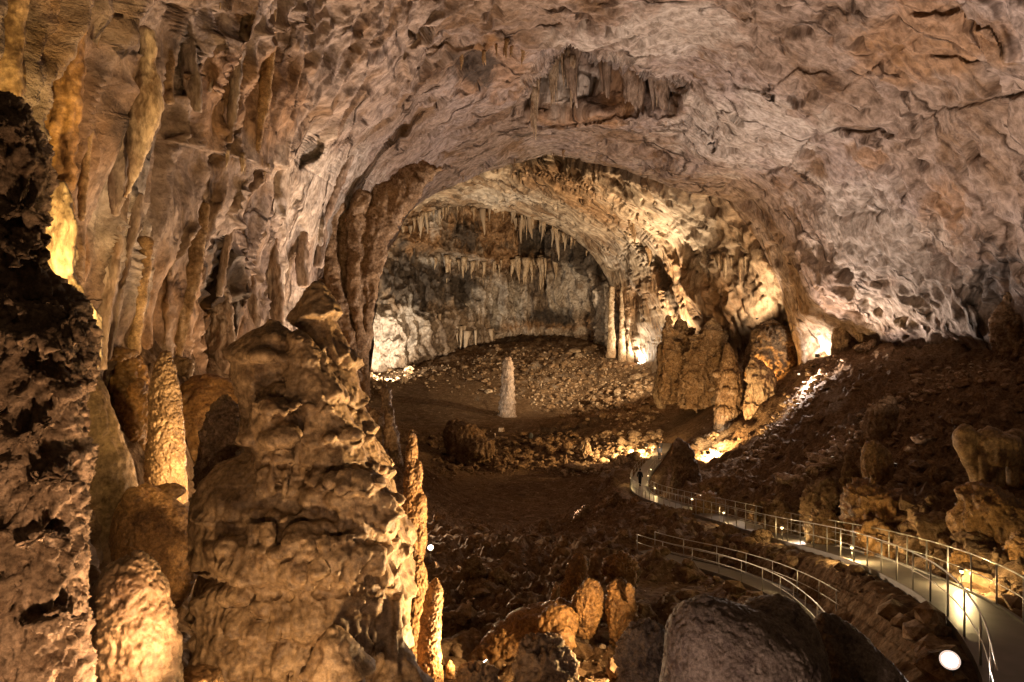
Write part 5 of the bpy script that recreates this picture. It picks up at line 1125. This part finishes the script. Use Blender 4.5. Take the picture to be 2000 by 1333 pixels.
stalactites([(1225, 425), (1255, 470), (1290, 525)], QB, 8, 14, 36, 'stalactite in the dark fissure of the far vault', 'stalactites of the fissure', 'slope_rock', dd=-.4, jy=5)
stalactites([(1390, 500), (1440, 510), (1480, 500)], QB, 12, 16, 50, 'grey stalactite above the tall formation', 'stalactites above the tall formation', 'pale', dd=-.3, jy=6)
stalactites([(440, 296), (500, 318), (560, 320)], QA, 12, 10, 40, 'small stalactite under the ledge of the left wall', 'stalactites under the left ledge', 'pale', dd=-.3, jy=6)
stalactites([(165, 78), (200, 84), (240, 70)], QA, 7, 14, 70, 'stalactite in the dark recess of the left wall', 'stalactites of the left recess', 'flow_amber', dd=-1.0, jy=8)
stalactites([(400, 10), (470, 5), (560, 20)], QA, 10, 8, 28, 'stalactite at the top of the left wall', 'stalactites at the top of the left wall', 'pale', dd=-.4, jy=8)
stalactites([(1555, 300), (1600, 262)], QA, 4, 6, 12, 'tiny stalactite on the crack of the right vault', 'stalactites on the right crack', 'slope_rock', dd=-.2)
stalactites([(700, 470), (725, 480), (738, 500)], QB, 8, 30, 120, 'pale stalactite beside the left pillar', 'stalactites beside the left pillar', 'pale', d=159, jy=20)

# ---------------------------------------------------------------- loose rocks
def rock_mesh(seed, sub, flat=.75):
    r = np.random.RandomState(seed); V, F = ico(sub); V = V.copy()
    for _ in range(7):
        n = r.normal(size=3); n /= np.linalg.norm(n); h = r.uniform(.45, .85); dd = V @ n; V -= np.outer(np.maximum(dd-h, 0)*.9, n)
    V *= 1+.12*_pn(V*1.7+seed)[:, None]; V *= np.array([r.uniform(.8, 1.25), r.uniform(.8, 1.2), flat*r.uniform(.75, 1.2)])
    return V, F
vpy = 666.5-(GZ-CZ)/GY*FPX; run = np.minimum.accumulate(vpy, axis=1); vis = vpy <= run+1.0
cell = np.maximum(-np.gradient(run, axis=1), 0)*vis*(gpx[:, None] > -40)*(gpx[:, None] < 2040)*(vpy < 1400)
def sample(mask, n):
    w = (cell.ravel()*mask); w = w/w.sum(); idx = RS.choice(len(w), n, p=w); i, j = idx//NV, idx % NV
    px = gpx[i]+RS.uniform(-2, 2, n); ld = gld[j]+RS.uniform(-.5, .5, n)*(gld[1]-gld[0]); return px, np.exp(ld)
def offpath(px, d, half=1.3):
    x = (px-1000)/FPX*d; ok = np.ones(len(px), bool)
    for C in (CU, CL): ok &= np.sqrt(((x[:, None]-C[None, ::2, 0])**2+(d[:, None]-C[None, ::2, 1])**2).min(1)) > half
    return ok
def ymask(y0, y1, x0, x1, soft=20):
    return (sstep(x0-soft, x0+soft, PX)*sstep(x1+soft, x1-soft, PX)*sstep(y0-soft*.5, y0+soft*.5, vpy)*sstep(y1+soft*.5, y1-soft*.5, vpy)).ravel()
def polymask(pts, soft=14): return sstep(-soft, soft, poly_sd(PX, vpy, pts)).ravel()
base = (.25+.75*rough)
def rubble(name, mask, n, s0, s1, mat, sub=1, label=None):
    px, d = sample(mask, n); k = offpath(px, d, 1.15); px, d = px[k], d[k]; z = ground_z(px, d); x = (px-1000)/FPX*d
    T = [rock_mesh(50+t, sub) for t in range(10)]; F = T[0][1]; Vs = []; nv_ = len(T[0][0]); sz = s0*(s1/s0)**(RS.random_sample(len(px))**3.0)
    ti = RS.randint(0, 10, len(px)); a = RS.uniform(0, 6.28, len(px)); TV = np.stack([t[0] for t in T])[ti]
    c, s_ = np.cos(a)[:, None], np.sin(a)[:, None]; V = np.stack([TV[..., 0]*c-TV[..., 1]*s_, TV[..., 0]*s_+TV[..., 1]*c, TV[..., 2]], -1)*sz[:, None, None]
    V += np.stack([x, d, z+sz*.25], -1)[:, None]
    FF = (F[None]+(np.arange(len(px))*nv_)[:, None, None]).reshape(-1, 3)
    me = mesh_np(name, V.reshape(-1, 3), FF, smooth=False); o = link(name, me, M[mat]); o['kind'] = 'stuff'
    if label: o['label'] = label; 
    o['category'] = 'rubble'; return o
zone_far = [(700, 690), (860, 720), (960, 680), (1240, 690), (1290, 760), (1270, 830), (1080, 800), (920, 770), (760, 760), (700, 800)]
zone_lit = [(1100, 905), (1130, 870), (1180, 845), (1290, 842), (1290, 870), (1240, 900), (1180, 925), (1090, 925)]
zone_r = [(1430, 925), (1455, 880), (1500, 830), (1560, 760), (1620, 700), (1650, 700), (1600, 770), (1540, 830), (1500, 880), (1450, 925)]
zone_r2 = [(1530, 945), (1600, 890), (1640, 850), (1700, 795), (1770, 760), (1790, 775), (1720, 830), (1660, 880), (1600, 930), (1540, 960)]
zone_r3 = [(1780, 740), (1900, 700), (1960, 720), (1860, 760), (1800, 770)]
zone_m = [(840, 850), (1130, 850), (1130, 920), (1000, 915), (860, 930)]
rubble('rubble', polymask(zone_far)*base, 2600, .07, .5, 'pale', 0, 'pale rubble strewn below the back wall and the far right slope')
rubble('rubble', polymask(zone_far)*base, 2000, .1, 1.1, 'slope_rock', 0, 'brown rubble strewn below the back wall')
rubble('rubble', polymask(zone_lit, 8), 420, .15, .8, 'pale', 1, 'lit pale rubble field beside the bend of the path')
rubble('rubble', np.maximum(np.maximum(polymask(zone_r, 8), polymask(zone_r2, 8)), .5*polymask(zone_r3, 10)), 1100, .07, .42, 'pale', 1, 'pale crusted stones in bands across the right slope')
rubble('rubble', polymask(zone_m), 700, .15, .9, 'slope_rock', 0, 'brown rubble at the near edge of the far plain')
rubble('rubble', base*ymask(700, 1400, 1450, 2050), 2200, .04, .6, 'slope_rock', 0, 'brown stones scattered over the right slope')
rubble('rubble', base*ymask(1000, 1400, 820, 1500), 1100, .04, .5, 'slope_rock', 0, 'brown stones scattered round the hollow and lower path')
rubble('gravel', ymask(780, 1300, 760, 1500), 1400, .03, .16, 'pale', 0, 'small pale stones lying on the clay floor')
RT = [None]*8
for k in range(8):
    V, F = rock_mesh(90+k, 3); me = mesh_np('rock', V, F); displace(me, lambda V, N: (.13*fbm(V*2.2+k*3.1, 4, gain=.6)-.1*np.abs(fbm(V*4+k, 3)))); RT[k] = me
def rocks(mask, n, s0, s1, mat, label, group):
    px, d = sample(mask, n*2); k = offpath(px, d, 1.6); px, d = px[k][:n], d[k][:n]
    ps = []
    for x, y in zip(px, d):
        s = s0*(s1/s0)**(rnd.random()**1.6); q = on_ground(x, y); key = (rnd.randrange(8), mat)
        if key not in CM: m_ = RT[key[0]].copy(); m_.materials.append(M[mat]); CM[key] = m_
        o = link('rock', CM[key]); o.location = q+np.array([0, 0, s*.2]); o.rotation_euler = (rnd.uniform(-.3, .3), rnd.uniform(-.3, .3), rnd.uniform(0, 6)); o.scale = (s*rnd.uniform(.85, 1.2), s, s*rnd.uniform(.7, 1.1))
        tagp(o, label, 'rock', group); ps.append((x, s, o))
    numbered(ps, label)
rocks(polymask(zone_far), 40, .7, 1.4, 'pale', 'pale rock below the back wall', 'larger rocks of the far rubble slope')
rocks(polymask(zone_lit, 6), 34, .6, 1.3, 'pale', 'lit rock in the rubble by the bend', 'larger rocks of the lit rubble field')
rocks(np.maximum(polymask(zone_r, 8), polymask(zone_r2, 8)), 40, .35, .9, 'pale', 'pale crusted rock on the right slope', 'larger pale rocks of the right slope')
rocks(base*ymask(720, 1150, 1500, 2020), 45, .35, 1.1, 'slope_rock', 'brown rock lying on the right slope', 'brown rocks of the right slope')
rocks(base*ymask(1040, 1330, 850, 1300), 50, .25, .8, 'slope_rock', 'brown rock near the hollow', 'brown rocks around the hollow')
rocks(polymask(zone_m), 24, .6, 1.3, 'slope_rock', 'brown rock edging the far plain', 'rocks at the edge of the far plain')
